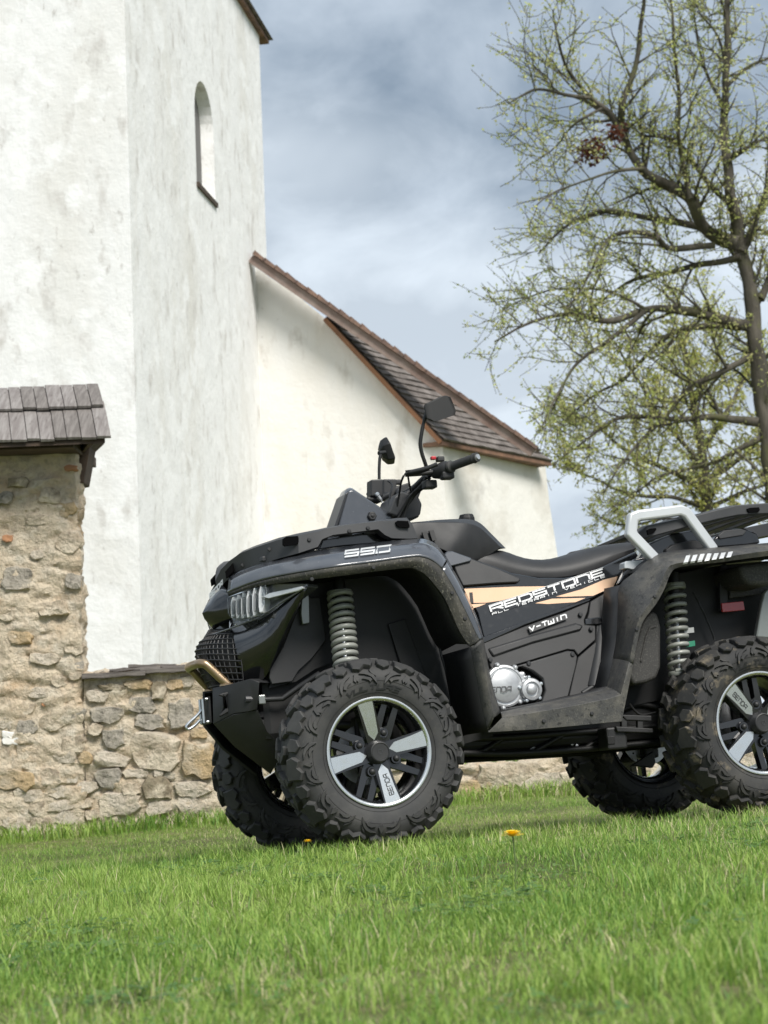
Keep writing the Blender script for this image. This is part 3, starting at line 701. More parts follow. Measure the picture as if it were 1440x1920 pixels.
big = [
    ([(1462, 990), (1450, 900), (1432, 760), (1420, 656), (1406, 540), (1384, 450), (1373, 385), (1367, 328), (1358, 246), (1361, 137), (1364, 0), (1368, -120)], .205, .03, (0, 0)),
    ([(1384, 455), (1328, 437), (1296, 377), (1252, 350), (1203, 317), (1175, 262), (1164, 202), (1192, 131), (1205, 33), (1215, -60)], .125, .02, (0, -1.6)),
    ([(1172, 258), (1140, 215), (1104, 186), (1071, 137), (1050, 80), (1039, 20)], .055, .012, (-1.0, -2.0)),
    ([(1104, 186), (1060, 178), (1011, 169), (985, 178), (955, 195)], .035, .008, (-1.4, -2.0)),
    ([(1125, 205), (1085, 225), (1045, 275), (1010, 300)], .025, .008, (-1.4, -1.2)),
    ([(1348, 440), (1290, 421), (1203, 407), (1126, 399), (1055, 432), (1010, 475)], .075, .012, (0, 1.2)),
    ([(1340, 460), (1257, 465), (1225, 437), (1148, 443), (1110, 508), (1060, 580)], .06, .01, (0, -1.2)),
    ([(1390, 478), (1285, 503), (1203, 519), (1126, 568), (1080, 600)], .06, .01, (0, .8)),
    ([(1410, 610), (1340, 598), (1285, 585), (1214, 580), (1142, 599), (1060, 590), (984, 612), (925, 640)], .10, .01, (0, -1.2)),
    ([(1214, 582), (1148, 634), (1093, 672), (1050, 727), (1017, 804)], .045, .01, (-.6, -1.6)),
    ([(1405, 612), (1285, 612), (1225, 656), (1170, 711), (1110, 745), (1060, 790)], .06, .01, (0, 1.0)),
    ([(1420, 790), (1350, 780), (1285, 787), (1170, 782), (1126, 809), (1039, 869)], .075, .01, (0, -.6)),
    ([(1372, 295), (1400, 280), (1440, 257), (1500, 230)], .05, .012, (0, -.6)),
    ([(1364, 160), (1390, 135), (1440, 112), (1500, 90)], .04, .012, (0, .6)),
    ([(1390, 470), (1416, 421), (1435, 361), (1470, 250), (1480, 120)], .075, .015, (0, .8)),
    ([(1296, 377), (1280, 300), (1274, 240), (1268, 109), (1257, 0), (1250, -80)], .045, .012, (-.5, -1.2)),
    ([(1372, 390), (1312, 328), (1274, 273), (1240, 258), (1190, 255)], .05, .01, (0, -.8)),
    ([(1362, 210), (1330, 150), (1310, 80), (1300, -20)], .035, .01, (0, .5)),
    ([(1360, 130), (1340, 60), (1310, 20)], .025, .01, (0, -.5)),
    ([(1420, 660), (1350, 700), (1290, 730), (1230, 800), (1180, 850), (1130, 930)], .06, .01, (0, -1.0)),
    ([(1425, 560), (1450, 520), (1500, 440)], .08, .03, (0, 0)),
    ([(1423, 820), (1370, 850), (1300, 880), (1220, 900), (1150, 960)], .05, .01, (0, .5)),
    ([(1215, 582), (1180, 560), (1120, 545), (1050, 540), (980, 560), (930, 590)], .03, .008, (-.6, .6)),
    ([(1203, 317), (1150, 320), (1100, 335), (1040, 360), (1000, 390)], .03, .008, (-1, -2)),
]
LC = [(.54, .58, .19), (.61, .62, .26), (.45, .52, .16), (.57, .54, .26)]
_, rt0 = tree('linden_tree', 'big spreading tree with bare dark limbs and first pale green leaves', big, 30.0, 3, LC, .027, 5, kids=1.25)
# last year's brown leaves hanging in two clumps
DL = bpy.data.objects['linden_tree']; P = []
for (px, py, s, m) in ((1110, 283, .11, 260), (1152, 250, .07, 110)):
    c_ = at(px, py, 28.5); P += [c_ + Vector((random.gauss(0, s), random.gauss(0, s), random.gauss(0, s * .8))) - rt0 for _ in range(m)]
leaves('dead_leaf_clump', P, .045, [(.16, .06, .035), (.10, .04, .03)], DL, 5)['kind'] = 'stuff'
low = [
    ([(1330, 1000), (1325, 930), (1320, 860), (1300, 760), (1290, 690), (1275, 620)], .17, .02, (0, 0)),
    ([(1322, 880), (1270, 820), (1220, 760), (1180, 690), (1150, 640)], .06, .01, (0, -1)),
    ([(1318, 840), (1370, 760), (1400, 690), (1430, 620)], .06, .01, (0, 1)),
    ([(1325, 920), (1250, 880), (1180, 850), (1120, 800), (1070, 770)], .06, .01, (0, 1)),
    ([(1325, 900), (1390, 860), (1450, 800), (1490, 720)], .06, .01, (0, -1)),
    ([(1327, 950), (1260, 930), (1190, 930), (1120, 900), (1060, 880)], .05, .01, (0, -.6)),
    ([(1327, 950), (1400, 920), (1460, 900), (1520, 860)], .05, .01, (0, .6)),
    ([(1300, 760), (1340, 690), (1350, 620), (1340, 560)], .04, .01, (0, .3)),
    ([(1328, 965), (1240, 975), (1170, 985), (1110, 960)], .04, .01, (0, .9)),
]
LC2 = [(.56, .57, .16), (.62, .61, .22), (.44, .48, .14), (.54, .50, .20)]
tree('young_tree', 'smaller yellowish green leafy tree behind the big bare tree', low, 35.0, 9, LC2, .038, 7, kids=1.1)

# ================================================================ quad bike
# vehicle axes: x forwards, y to its left (towards the camera), z up; origin on the ground under the front axle
VM = Matrix(((-.9439, .3272, -.0448, -.223), (-.3289, -.9436, .0385, 7.838), (-.0297, .0511, .9983, -.045), (0, 0, 0, 1)))
VI = VM.inverted(); _vo = VI @ Vector((0, 0, CAM_H))
bike = empty('quad_bike'); bike.matrix_world = VM
tag(bike, 'black four wheeled quad bike with racks, parked on the grass', 'quad bike')
def V(px, py, y, kx=0., kz=0.):
    """place on the lateral sheet y' = y + kx*x + kz*(z-.8) of the bike"""
    d = (VI.to_3x3()) @ pix_dir(px, py)
    t = (y + kx * _vo.x + kz * (_vo.z - .8) - _vo.y) / (d.y - kx * d.x - kz * d.z)
    return _vo + d * t
# paints and plastics
SLATE = mat('slate_grey_paint', (.070, .076, .088), .24, .15, .7, var=(5, (.105, .11, .12), .46, .72), layers=[(60, (.17, .165, .155), .66, .85)], rvar=.3)
GLOSS = mat('gloss_black_paint', (.006, .0065, .0075), .16, 0, .8, var=(30, (.02, .02, .02), .55, .9), rvar=.15)
MATTE = mat('matte_black_plastic', (.0175, .018, .0192), .48, var=(9, (.026, .0265, .0275), .4, .7), bump=(420, .12, .002), rvar=.12)
RACKP = mat('rack_plastic', (.034, .035, .0375), .45, var=(8, (.042, .043, .045), .4, .7), bump=(420, .15, .002), rvar=.1)
DARKP = mat('inner_black_plastic', (.0065, .007, .0075), .55, var=(6, (.011, .011, .011), .4, .7))
DIRTY = mat('dusty_scuffed_plastic', (.050, .050, .049), .6, var=(14, (.115, .108, .092), .44, .70), layers=[(170, (.19, .18, .155), .56, .80, 12, (1, 1, .5)), (55, (.018, .018, .018), .56, .68, 12)], bump=(180, .35, .005))
DIRTY2 = mat('mud_speckled_plastic', (.030, .030, .028), .65, var=(9, (.062, .058, .046), .40, .68), layers=[(150, (.26, .245, .195), .56, .74, 12, (1, 1, .4)), (55, (.016, .016, .015), .55, .70, 12)], bump=(160, .5, .006))
SCREEN = mat('smoked_screen', (.02, .0215, .024), .35)
RUBBER = mat('tyre_rubber', (.038, .0385, .039), .70, var=(10, (.062, .061, .058), .42, .7), layers=[(60, (.085, .08, .07), .60, .85)], bump=(220, .2, .003), spec=.4)
MUDDY = mat('muddy_tyre_rubber', (.030, .0305, .031), .75, var=(10, (.055, .053, .048), .42, .7), layers=[(16, (.24, .20, .14), .57, .72), (60, (.085, .08, .07), .60, .85)], bump=(220, .25, .003), spec=.4)
ALU = mat('machined_aluminium', (.72, .73, .72), .26, 1, 0, var=(40, (.55, .56, .55), .5, .8), rvar=.15)
SILVER = mat('silver_paint', (.62, .64, .645), .34, .35, .4, var=(6, (.55, .57, .58), .4, .7))
ENGINE = mat('cast_aluminium', (.55, .56, .57), .42, .75, 0, var=(30, (.45, .46, .47), .45, .7))
BLKWHEEL = mat('black_wheel_paint', (.012, .0125, .014), .18, 0, .6)
SPRING = mat('grey_spring_paint', (.30, .31, .285), .45, .1, .2, var=(8, (.22, .23, .205), .4, .7))
GOLD = mat('bronze_gold_tube', (.36, .265, .165), .34, .75, .2, var=(5, (.30, .21, .13), .4, .7))
STEEL = mat('zinc_steel', (.60, .63, .65), .3, .9)
ORANGE = mat('copper_beige_decal', (.68, .455, .30), .4, .15, .3, var=(3, (.62, .39, .24), .4, .7))
PRINT = mat('silver_print', (.66, .67, .67), .4, .2)
LENS = mat('clear_lens', (.62, .64, .65), .15, .15, .8, var=(25, (.40, .42, .43), .4, .7))
GLASS = mat('lamp_glass', (.9, .92, .93), .03); GLASS.node_tree.nodes['Principled BSDF'].inputs['Transmission Weight'].default_value = 1.0; GLASS.node_tree.nodes['Principled BSDF'].inputs['IOR'].default_value = 1.18
LENSM = mat('lens_facet', (.30, .31, .32), .15, .2, .8)
LENSD = mat('lens_inside', (.11, .115, .12), .18, .3, .8)
SEATV = mat('seat_vinyl', (.018, .018, .019), .52, var=(9, (.028, .028, .029), .4, .7), bump=(700, .25, .001))
REDP = mat('red_reflector', (.42, .02, .02), .2, 0, .6)
GREYP = mat('grey_bracket_paint', (.22, .235, .22), .22, .3, .6)
GREENP = mat('green_sticker', (.03, .22, .13), .4)
FLECK = mat('flecked_heat_shield', (.040, .039, .037), .65, var=(140, (.10, .097, .088), .52, .68), bump=(140, .4, .002))
LABELW = mat('white_label', (.45, .46, .45), .4)
SHADEBLK = mat('painted_shade_black', (.0025, .0025, .0028), 1, spec=.1)  # near black: shade of the rack slots and the underside as colour
REDB = mat('red_switch', (.45, .03, .04), .35)

def sheet(name, rails, m, parent=bike, solid=.006, smooth=35, k=1, mirror=False, sub=0, bevel=None):
    """surface through rails (rows of points of equal length)"""
    mb = MB()
    rails = [catmull(r, k) if k > 1 else [Vector(p) for p in r] for r in rails]
    mb.loft(rails)
    if mirror: mb = mb.mirror()
    return mb.build(name, m, parent, smooth=smooth, solid=solid, sub=sub, bevel=bevel)
def panel(name, pts, dy, m, parent=bike, bevel=.004, mirror=False, smooth=40):
    """outline (3D points) with thickness dy towards the middle of the bike"""
    mb = MB().prism(pts, (0, -dy, 0))
    if mirror: mb = mb.mirror()
    return mb.build(name, m, parent, bevel=bevel, smooth=smooth)
from mathutils.bvhtree import BVHTree
def surf(*objs):
    """finder of places on the faces of already built panels, seen along an image measurement"""
    vs_, fs_ = [], []
    for ob in objs:
        o_ = len(vs_); vs_ += [v.co.copy() for v in ob.data.vertices]; fs_ += [tuple(i + o_ for i in p.vertices) for p in ob.data.polygons]
    t = BVHTree.FromPolygons(vs_, fs_)
    def hit(px, py, off=.004):
        d = ((VI.to_3x3()) @ pix_dir(px, py)).normalized(); h = t.ray_cast(_vo, d)
        return (h[0] - d * off) if h[0] else None
    return hit
def px_panel(name, pp, y, dy, m, kx=0., kz=0., **k):
    return panel(name, [V(a, b_, y, kx, kz) for a, b_ in pp], dy, m, **k)

# ---- lettering made of strokes -------------------------------------------------
GL = {'R': [[(0, 0), (0, 1), (1, 1), (1, .48), (.12, .48)], [(.5, .48), (1, 0)]], 'E': [[(1, 1), (0, 1), (0, 0), (1, 0)], [(0, .5), (.9, .5)]],
      'D': [[(0, 0), (0, 1), (.8, 1), (1, .8), (1, .2), (.8, 0), (.12, 0)]], 'S': [[(1, 1), (0, 1), (0, .5), (1, .5), (1, 0), (0, 0)]], '5': [[(1, 1), (0, 1), (0, .5), (1, .5), (1, 0), (0, 0)]],
      'T': [[(0, 1), (1, 1)], [(.5, 1), (.5, 0)]], 'O': [[(.12, 0), (0, 0), (0, 1), (1, 1), (1, 0), (.2, 0)]], '0': [[(.12, 0), (0, 0), (0, 1), (1, 1), (1, 0), (.2, 0)]], 'N': [[(0, 0), (0, 1), (.8, 1), (1, .8), (1, 0)]],
      'A': [[(0, 0), (0, .7), (.3, 1), (1, 1), (1, 0)], [(0, .42), (1, .42)]], 'L': [[(0, 1), (0, 0), (1, 0)]], 'I': [[(.5, 0), (.5, 1)]], 'V': [[(0, 1), (.5, 0), (1, 1)]],
      'H': [[(0, 0), (0, 1)], [(1, 0), (1, 1)], [(0, .5), (1, .5)]], 'C': [[(1, 1), (0, 1), (0, 0), (1, 0)]], 'W': [[(0, 1), (0, 0), (.5, 0), (.5, .7)], [(.5, 0), (1, 0), (1, 1)]],
      'B': [[(0, 0), (0, 1), (.9, 1), (.9, .56), (1, .44), (1, 0), (.12, 0)], [(0, .5), (.9, .5)]], 'U': [[(0, 1), (0, 0), (1, 0), (1, 1)]], '-': [[(.1, .5), (.9, .5)]], ' ': []}
def ribbon(pts, hw):
    n = len(pts); Lf, Rt = [], []
    for i, p in enumerate(pts):
        p = np.array(p, float)
        d1 = (p - np.array(pts[i - 1])) if i else None; d2 = (np.array(pts[i + 1]) - p) if i < n - 1 else None
        d1 = d1 / np.linalg.norm(d1) if d1 is not None else None; d2 = d2 / np.linalg.norm(d2) if d2 is not None else None
        if d1 is None: nn = np.array([-d2[1], d2[0]]); kk = 1
        elif d2 is None: nn = np.array([-d1[1], d1[0]]); kk = 1
        else:
            n1 = np.array([-d1[1], d1[0]]); n2 = np.array([-d2[1], d2[0]]); nn = n1 + n2; ln = np.linalg.norm(nn)
            nn = nn / ln if ln > 1e-6 else n1; kk = min(1.8, 1 / max(.3, nn @ n1))
        Lf.append(p + nn * hw * kk); Rt.append(p - nn * hw * kk)
    return Lf, Rt
def lettering(name, text, fn, m, parent, cw=1.0, gap=.32, hw=.11, shear=0., height=1.0, flat=True, mirror=False):
    """fn(u, v) -> 3D point; letter cells cw wide, 1 high; u runs 0..1 over the whole word"""
    total = len(text) * cw + (len(text) - 1) * gap; mb = MB(); x = 0.
    for ch in text:
        for si, st in enumerate(GL[ch]):
            st = [np.array(((p[0] * cw), p[1])) for p in st]
            if si:
                d = st[1] - st[0]; d = d / np.linalg.norm(d); st[0] = st[0] + d * hw * 1.05
                if ch in 'EAB' : d = st[-1] - st[-2]; st[-1] = st[-1] - d / np.linalg.norm(d) * (hw * 1.05 if ch in 'AB' else 0)
                if ch == 'H' and si == 2: d = st[-1] - st[-2]; st[-1] = st[-1] - d / np.linalg.norm(d) * hw * 1.05
                if ch == 'H' and si == 1: st[0] = np.array((cw, 0.))
            a, b_ = ribbon(st, hw)
            f = lambda q: fn((x + q[0] + shear * (q[1] - .5)) / total, q[1])
            mb.loft([[f(q) for q in a], [f(q) for q in b_]])
        x += cw + gap
    return mb.build(name, m, parent)

# ---- wheels --------------------------------------------------------------------
WB, TR, RT = 1.53, .47, .333
prof0 = [(0, .3210), (.035, .3205), (.066, .3165), (.090, .3065), (.108, .288), (.1175, .262), (.1155, .235), (.110, .214), (.101, .198), (.094, .190)]
arc = catmull([Vector((a, b_, 0)) for a, b_ in prof0], 4); acc = [0]
for i in range(1, len(arc)): acc.append(acc[-1] + (arc[i] - arc[i - 1]).length)
def prof(s):
    """(across, radius, normal) at arc length s from the crown; negative s = other shoulder"""
    a = min(abs(s), acc[-1] - 1e-6); i = max(j for j in range(len(acc)) if acc[j] <= a); i = min(i, len(arc) - 2)
    t = (a - acc[i]) / (acc[i + 1] - acc[i]); p = arc[i].lerp(arc[i + 1], t); d = (arc[i + 1] - arc[i]).normalized(); n = Vector((-d.y, d.x, 0))
    sg = 1 if s >= 0 else -1
    return p.x * sg, p.y, n.x * sg, n.y
def tw(u, s, h):
    y, r, ny, nr_ = prof(s); r2 = r + nr_ * h; y2 = y + ny * h; return Vector((r2 * math.cos(u), y2, r2 * math.sin(u)))
def lug(mb, poly, h, inset=.82, sink=.004):
    """poly in (u metres round the tyre, s metres across)"""
    cu = sum(p[0] for p in poly) / len(poly); cs_ = sum(p[1] for p in poly) / len(poly); n = len(poly); Rr = .32
    lo = [tw(p[0] / Rr, p[1], -sink) for p in poly]; hi = [tw((cu + (p[0] - cu) * inset) / Rr, cs_ + (p[1] - cs_) * inset, h) for p in poly]
    mid = [tw((cu + (p[0] - cu) * (inset + .10)) / Rr, cs_ + (p[1] - cs_) * (inset + .10), h * .86) for p in poly]
    mb.add(lo + mid + hi, [(i, (i + 1) % n, n + (i + 1) % n, n + i) for i in range(n)] + [(n + i, n + (i + 1) % n, 2 * n + (i + 1) % n, 2 * n + i) for i in range(n)] + [tuple(2 * n + i for i in range(n))])
tyre = MB()
fullprof = [(-y, r) for y, r in [(p.x, p.y) for p in arc]][::-1] + [(p.x, p.y) for p in arc][1:]
tyre.lathe(fullprof, 96)
rt = random.Random(2); NP = 12; ub = 1.28; circ = 2 * math.pi * .32
for k in range(NP):
    u0 = circ * k / NP; pz = circ / NP
    for sg in (1, -1):
        o = u0 + (0 if sg > 0 else pz / 2); j = lambda a=.002: rt.uniform(-a, a)
        # big shoulder block folding over the edge, a jagged arrow outline
        lug(tyre, [(o - .030 * ub, sg * .052), (o - .006 * ub, sg * .044), (o + .012 * ub, sg * .060), (o + .030 * ub, sg * .064), (o + .036 * ub, sg * .090), (o + .022 * ub, sg * .112), (o + .004 * ub, sg * .104), (o - .014 * ub, sg * .118), (o - .034 * ub, sg * .108), (o - .030 * ub, sg * .080)], .0200 + j(.001), .86)
        # short shoulder knob between
        o2 = o + pz * .5
        lug(tyre, [(o2 - .018 * ub, sg * .074), (o2 + .004 * ub, sg * .066), (o2 + .020 * ub, sg * .078), (o2 + .018 * ub, sg * .104), (o2 - .002 * ub, sg * .116), (o2 - .020 * ub, sg * .102)], .0180, .84)
        # centre bars, slanting
        o3 = o + pz * .22
        lug(tyre, [(o3 - .012 * ub, sg * .004), (o3 + .014 * ub, sg * .002), (o3 + .040 * ub, sg * .036), (o3 + .034 * ub, sg * .050), (o3 + .014 * ub, sg * .046)], .0185, .84)
        o4 = o + pz * .74
        lug(tyre, [(o4 - .010 * ub, sg * .012), (o4 + .012 * ub, sg * .006), (o4 + .022 * ub, sg * .034), (o4 + .002 * ub, sg * .044)], .0170, .82)
    # claw ornaments on both side walls
for sg in (1, -1):
    for k in range(9):
        u0 = circ * (k + .3) / 9; 
        for d in (1, -1):
            o = u0 + d * .016
            def C(pts, h): lug(tyre, [(o + d * a, sg * (s - .008)) for a, s in (pts if d > 0 else pts[::-1])], h, .88, .002)
            C([(.000, .176), (.004, .160), (.014, .146), (.030, .136), (.052, .131), (.076, .132), (.058, .137), (.042, .143), (.026, .152), (.012, .165)], .0085)
            C([(.022, .160), (.032, .152), (.050, .148), (.070, .152), (.056, .155), (.042, .160), (.034, .168)], .0075)
            C([(.082, .150), (.090, .138), (.098, .130), (.100, .140), (.096, .152), (.090, .160)], .0075)
            C([(.004, .150), (.014, .136), (.030, .124), (.024, .137)], .006)
for rr_ in (.252, .196, .206):
    s_ = min((abs(prof(x / 1000)[1] - rr_), x / 1000) for x in range(90, 200))[1]
    y_, r_, ny_, nr_ = prof(s_)
    for sg in (1, -1):
        tyre.lathe([(sg * (y_ - .001), r_ - .0016), (sg * (y_ + ny_ * .0016), r_), (sg * (y_ - .001), r_ + .0016)], 96)
tyre_me = tyre.mesh('tyre', RUBBER, 32); tyre_mud = tyre_me.copy(); tyre_mud.materials.clear(); tyre_mud.materials.append(MUDDY)
# rim lip, barrel, spokes (outer side is +y)
YO = .105
lip = MB().lathe([(.088, .190), (.100, .1965), (.1055, .1955), (.1065, .190), (.104, .1835), (.098, .180), (.086, .1785), (.080, .180)], 96, closed=True).mesh('rim_lip', ALU, 40)
barrel = MB().lathe([(.098, .1800), (.070, .176), (.02, .168), (-.06, .166), (-.085, .178), (-.1, .192), (-.104, .189), (-.088, .172), (-.06, .160), (.02, .162), (.07, .170), (.092, .1755)], 72, closed=True).mesh('rim_barrel', BLKWHEEL, 40)
def radial(mb, ang, pts, y1, y0, tiltin=0.):
    """flat outline pts (radial, tangential) at angle ang between the depths y0 and y1"""
    c_, s_ = math.cos(ang), math.sin(ang)
    f = lambda p, y: Vector((p[0] * c_ - p[1] * s_, y, p[0] * s_ + p[1] * c_))
    return mb.prism([f(p, y1 - tiltin * (.18 - p[0])) for p in pts], (0, y0 - y1, 0))
blade = radial(MB(), 0, [(.044, .0), (.066, .021), (.130, .0275), (.1815, .0315), (.183, .0), (.1815, -.0245), (.130, -.0195), (.068, -.0165)], .100, .086, .10).mesh('spoke', ALU)
bside = MB()
radial(bside, 0, [(.03, -.026), (.03, .03), (.182, .036), (.182, -.029)], .0985, .05, .10)
bside = bside.mesh('spoke_back', BLKWHEEL)
arm = MB()
radial(arm, 0, [(.03, -.03), (.03, .03), (.075, .034), (.176, .030), (.177, .010), (.10, .008), (.09, -.008), (.10, -.010), (.177, -.014), (.176, -.034), (.075, -.036)], .078, .045, .06)
arm.lathe([(.040, .020), (.084, .019), (.086, .0175), (.086, .012), (.08, .011)], 24, c=(.072, 0, .0))
arm = arm.mesh('lug_arm', BLKWHEEL, 40)
nut = MB().lathe([(.078, 0), (.078, .011), (.092, .0105), (.096, .0075), (.0975, 0)], 12, c=(.072, 0, 0)).mesh('lug_nut', MATTE, 50)
hub = MB().lathe([(.05, 0), (.05, .052), (.075, .050), (.086, .042), (.109, .0375), (.114, .0355), (.1155, .032), (.113, .0295), (.1125, 0)], 40).mesh('hub_cap', MATTE, 35)
hubm = MB()
for a in (0, math.pi / 2, math.pi, -math.pi / 2):
    hubm.box((.0075 * math.cos(a + .78), .1132, .0075 * math.sin(a + .78)), (.003, .0012, .011), Matrix.Rotation(-(a + .78), 3, 'Y'))
hubm = hubm.mesh('hub_emblem', RACKP)
disc = MB().lathe([(-.055, .045), (-.055, .11), (-.060, .11), (-.060, .045)], 48, closed=True)
disc_me = disc.mesh('brake_disc', ENGINE, 40)
dhole = MB()
for k in range(18):
    a = 2 * math.pi * k / 18; rr_ = .088 if k % 2 else .099; dhole.lathe([(-.0612, 0), (-.0612, .0042), (-.0605, .0045)], 8, c=(rr_ * math.cos(a), 0, rr_ * math.sin(a)))
dhole_me = dhole.mesh('disc_holes', DARKP)
def put(me, name, parent, M=None):
    o = bpy.data.objects.new(name, me); col.objects.link(o); o.parent = parent
    if M: o.matrix_local = M
    return o
def wheel(x, side, spin, wide, mud, text_at):
    wh = empty('wheel', (x, side * TR, RT), bike)
    if side < 0: wh.rotation_euler = (0, 0, math.pi)
    S = Matrix.Diagonal((1, wide, 1, 1)); sp_ = spin if side > 0 else math.pi - spin
    Ry = lambda a: Matrix.Rotation(-a, 4, 'Y')
    sh = Matrix.Translation((0, (wide - 1) * .095, 0))
    put(tyre_mud if mud else tyre_me, 'tyre', wh, S @ Ry(sp_ + .1)); put(barrel, 'rim_barrel', wh, S); put(lip, 'rim_lip', wh, sh)
    for k in range(4):
        a = sp_ + k * math.pi / 2
        put(blade, 'spoke', wh, sh @ Ry(a)); put(bside, 'spoke_back', wh, sh @ Ry(a)); put(arm, 'lug_arm', wh, sh @ Ry(a + R(35))); put(nut, 'lug_nut', wh, sh @ Ry(a + R(35)))
    put(hub, 'hub_cap', wh, sh); put(hubm, 'hub_emblem', wh, sh @ Ry(.5)); put(disc_me, 'brake_disc', wh); put(dhole_me, 'disc_holes', wh)
    if side > 0:
        ta = sp_ + text_at * math.pi / 2; c_, s_ = math.cos(ta), math.sin(ta)
        def fn(u, v):
            rad, tg = .158 - .076 * u, (v - .5) * .0165
            y = .1006 - .10 * (.18 - rad) + (wide - 1) * .095
            return Vector((rad * c_ - tg * s_, y, rad * s_ + tg * c_))
        lettering('lettering', 'BENDA', fn, MATTE, wh, cw=1.15, gap=.35, hw=.11)
        def fv(u, v):   # moulded tyre name
            a = R(62) + R(52) * u; s_2 = .187 - .017 * v; y, r, ny, nr_ = prof(s_2); y *= wide
            return Vector(((r + nr_ * .0012) * math.cos(a), y + ny * .0018 + .0006, (r + nr_ * .0012) * math.sin(a)))
        lettering('moulded_lettering', 'VULTURE', fv, MATTE, wh, cw=1.3, gap=.3, hw=.16, shear=.3)
    return wh
wheel(0, 1, R(77), 1.0, False, 2)
wheel(0, -1, R(60), 1.0, False, 0)
wheel(-WB, 1, R(48), 1.18, True, 0)
wheel(-WB, -1, R(30), 1.18, True, 0)

# ---- front wings and the foot well guard ---------------------------------------
def sym(f):
    """build a part for both sides"""
    f(False); f(True)
# rails from the nose round the wheel arch down to the foot well
B_in = [(430, 1083, .11), (480, 1062, .26), (540, 1046, .39), (620, 1030, .45), (700, 1019, .45), (775, 1012, .45), (800, 1013, .46), (820, 1024, .48), (838, 1050, .50), (861, 1090, .50), (886, 1140, .50), (898, 1170, .50), (905, 1195, .50)]
B_rd = [(427, 1111, .135), (480, 1091, .31), (540, 1077, .475), (620, 1064, .585), (700, 1054, .59), (772, 1044, .59), (795, 1045, .59), (812, 1052, .59), (829, 1066, .59), (851, 1103, .59), (876, 1152, .59), (890, 1182, .59), (899, 1200, .59)]
B_lo = [(429, 1117, .13), (482, 1099, .305), (544, 1090, .47), (622, 1081, .565), (700, 1071, .57), (765, 1064, .57), (783, 1068, .57), (797, 1076, .57), (810, 1089, .57), (836, 1124, .57), (859, 1176, .57), (873, 1200, .57), (882, 1212, .57)]
P3 = lambda L: [V(a, b_, y) for a, b_, y in L]
WING = {}; RWING = {}
def wings(mr):
    A, Bq, Cq = P3(B_in), P3(B_rd), P3(B_lo)
    def rnd(a, b_, t): return a.lerp(b_, t)
    n = 9        # painted wing ends at the seam; the flare goes on below
    top = [A[:n], [rnd(a, b_, .5) + Vector((0, .012, .010)) for a, b_ in zip(A, Bq)][:n], [rnd(a, b_, .92) + Vector((0, .004, .003)) for a, b_ in zip(A, Bq)][:n], Bq[:n]]
    WING[mr] = sheet('front_wing', top, SLATE, k=4, mirror=mr, solid=.005, smooth=50)
    fl = [A[n - 1:], [rnd(a, b_, .5) + Vector((-.002, .012, 0)) for a, b_ in zip(A, Bq)][n - 1:], Bq[n - 1:]]
    sheet('wing_flare', fl, SLATE, k=4, mirror=mr, solid=.005)
    lipi = [[p + Vector((0, -.0015, -.002)) for p in Bq], [rnd(a, b_, .5) + Vector((0, .004, -.002)) for a, b_ in zip(Bq, Cq)], Cq, [c_ + Vector((0, -.03, .012)) for c_ in Cq]]
    sheet('wing_lip', lipi, DIRTY2, k=4, mirror=mr, solid=.004, smooth=50)
    # liner: from the lip inwards
    inn = [c_ + Vector((0, -.028, .012)) for c_ in Cq]; deep = [Vector((p.x, min(.27, p.y * .8), p.z + .012)) for p in Cq]
    sheet('wheel_arch_liner', [inn, [a.lerp(b_, .4) + Vector((0, 0, .012)) for a, b_ in zip(inn, deep)], deep], DARKP, k=2, mirror=mr, solid=.004)
    # deck between wing and middle
    dk = [A, [Vector((p.x, min(.30, p.y * .7), p.z + .010)) for p in A], [Vector((p.x, 0.0, p.z + .018)) for p in A]]
    sheet('front_deck', [r_[:7] for r_ in dk], GLOSS, k=2, mirror=mr, solid=.004)
sym(wings)
# inner wall of the front wheel arch
px_panel('inner_wing_wall', [(530, 1100), (560, 1092), (770, 1075), (830, 1110), (868, 1190), (905, 1290), (925, 1380), (850, 1400), (820, 1300), (640, 1235), (590, 1255), (555, 1278), (505, 1290), (520, 1200)], .255, .02, DARKP, bevel=None)
px_panel('inner_wing_wall', [(530, 1100), (560, 1092), (770, 1075), (830, 1110), (868, 1190), (905, 1290), (925, 1380), (850, 1400), (820, 1300), (640, 1235), (590, 1255), (555, 1278), (505, 1290), (520, 1200)], .255, .02, DARKP, bevel=None, mirror=True)
px_panel('inner_wing_rib', [(728, 1170), (760, 1160), (800, 1270), (790, 1290), (765, 1290)], .27, .012, DARKP, bevel=.003)
px_panel('wiring_clip', [(566, 1116), (578, 1113), (580, 1120), (581, 1168), (567, 1171), (564, 1150)], .30, .02, GREYP, bevel=.003)
# inner cheek in front of the wheel (matte)
def cheek(mr):
    px_panel('splash_guard', [(520, 1180), (560, 1120), (600, 1120), (612, 1200), (585, 1235), (560, 1258), (548, 1278), (510, 1283), (505, 1270), (508, 1225)], .275, .012, MATTE, mirror=mr, bevel=.003)
sym(cheek)
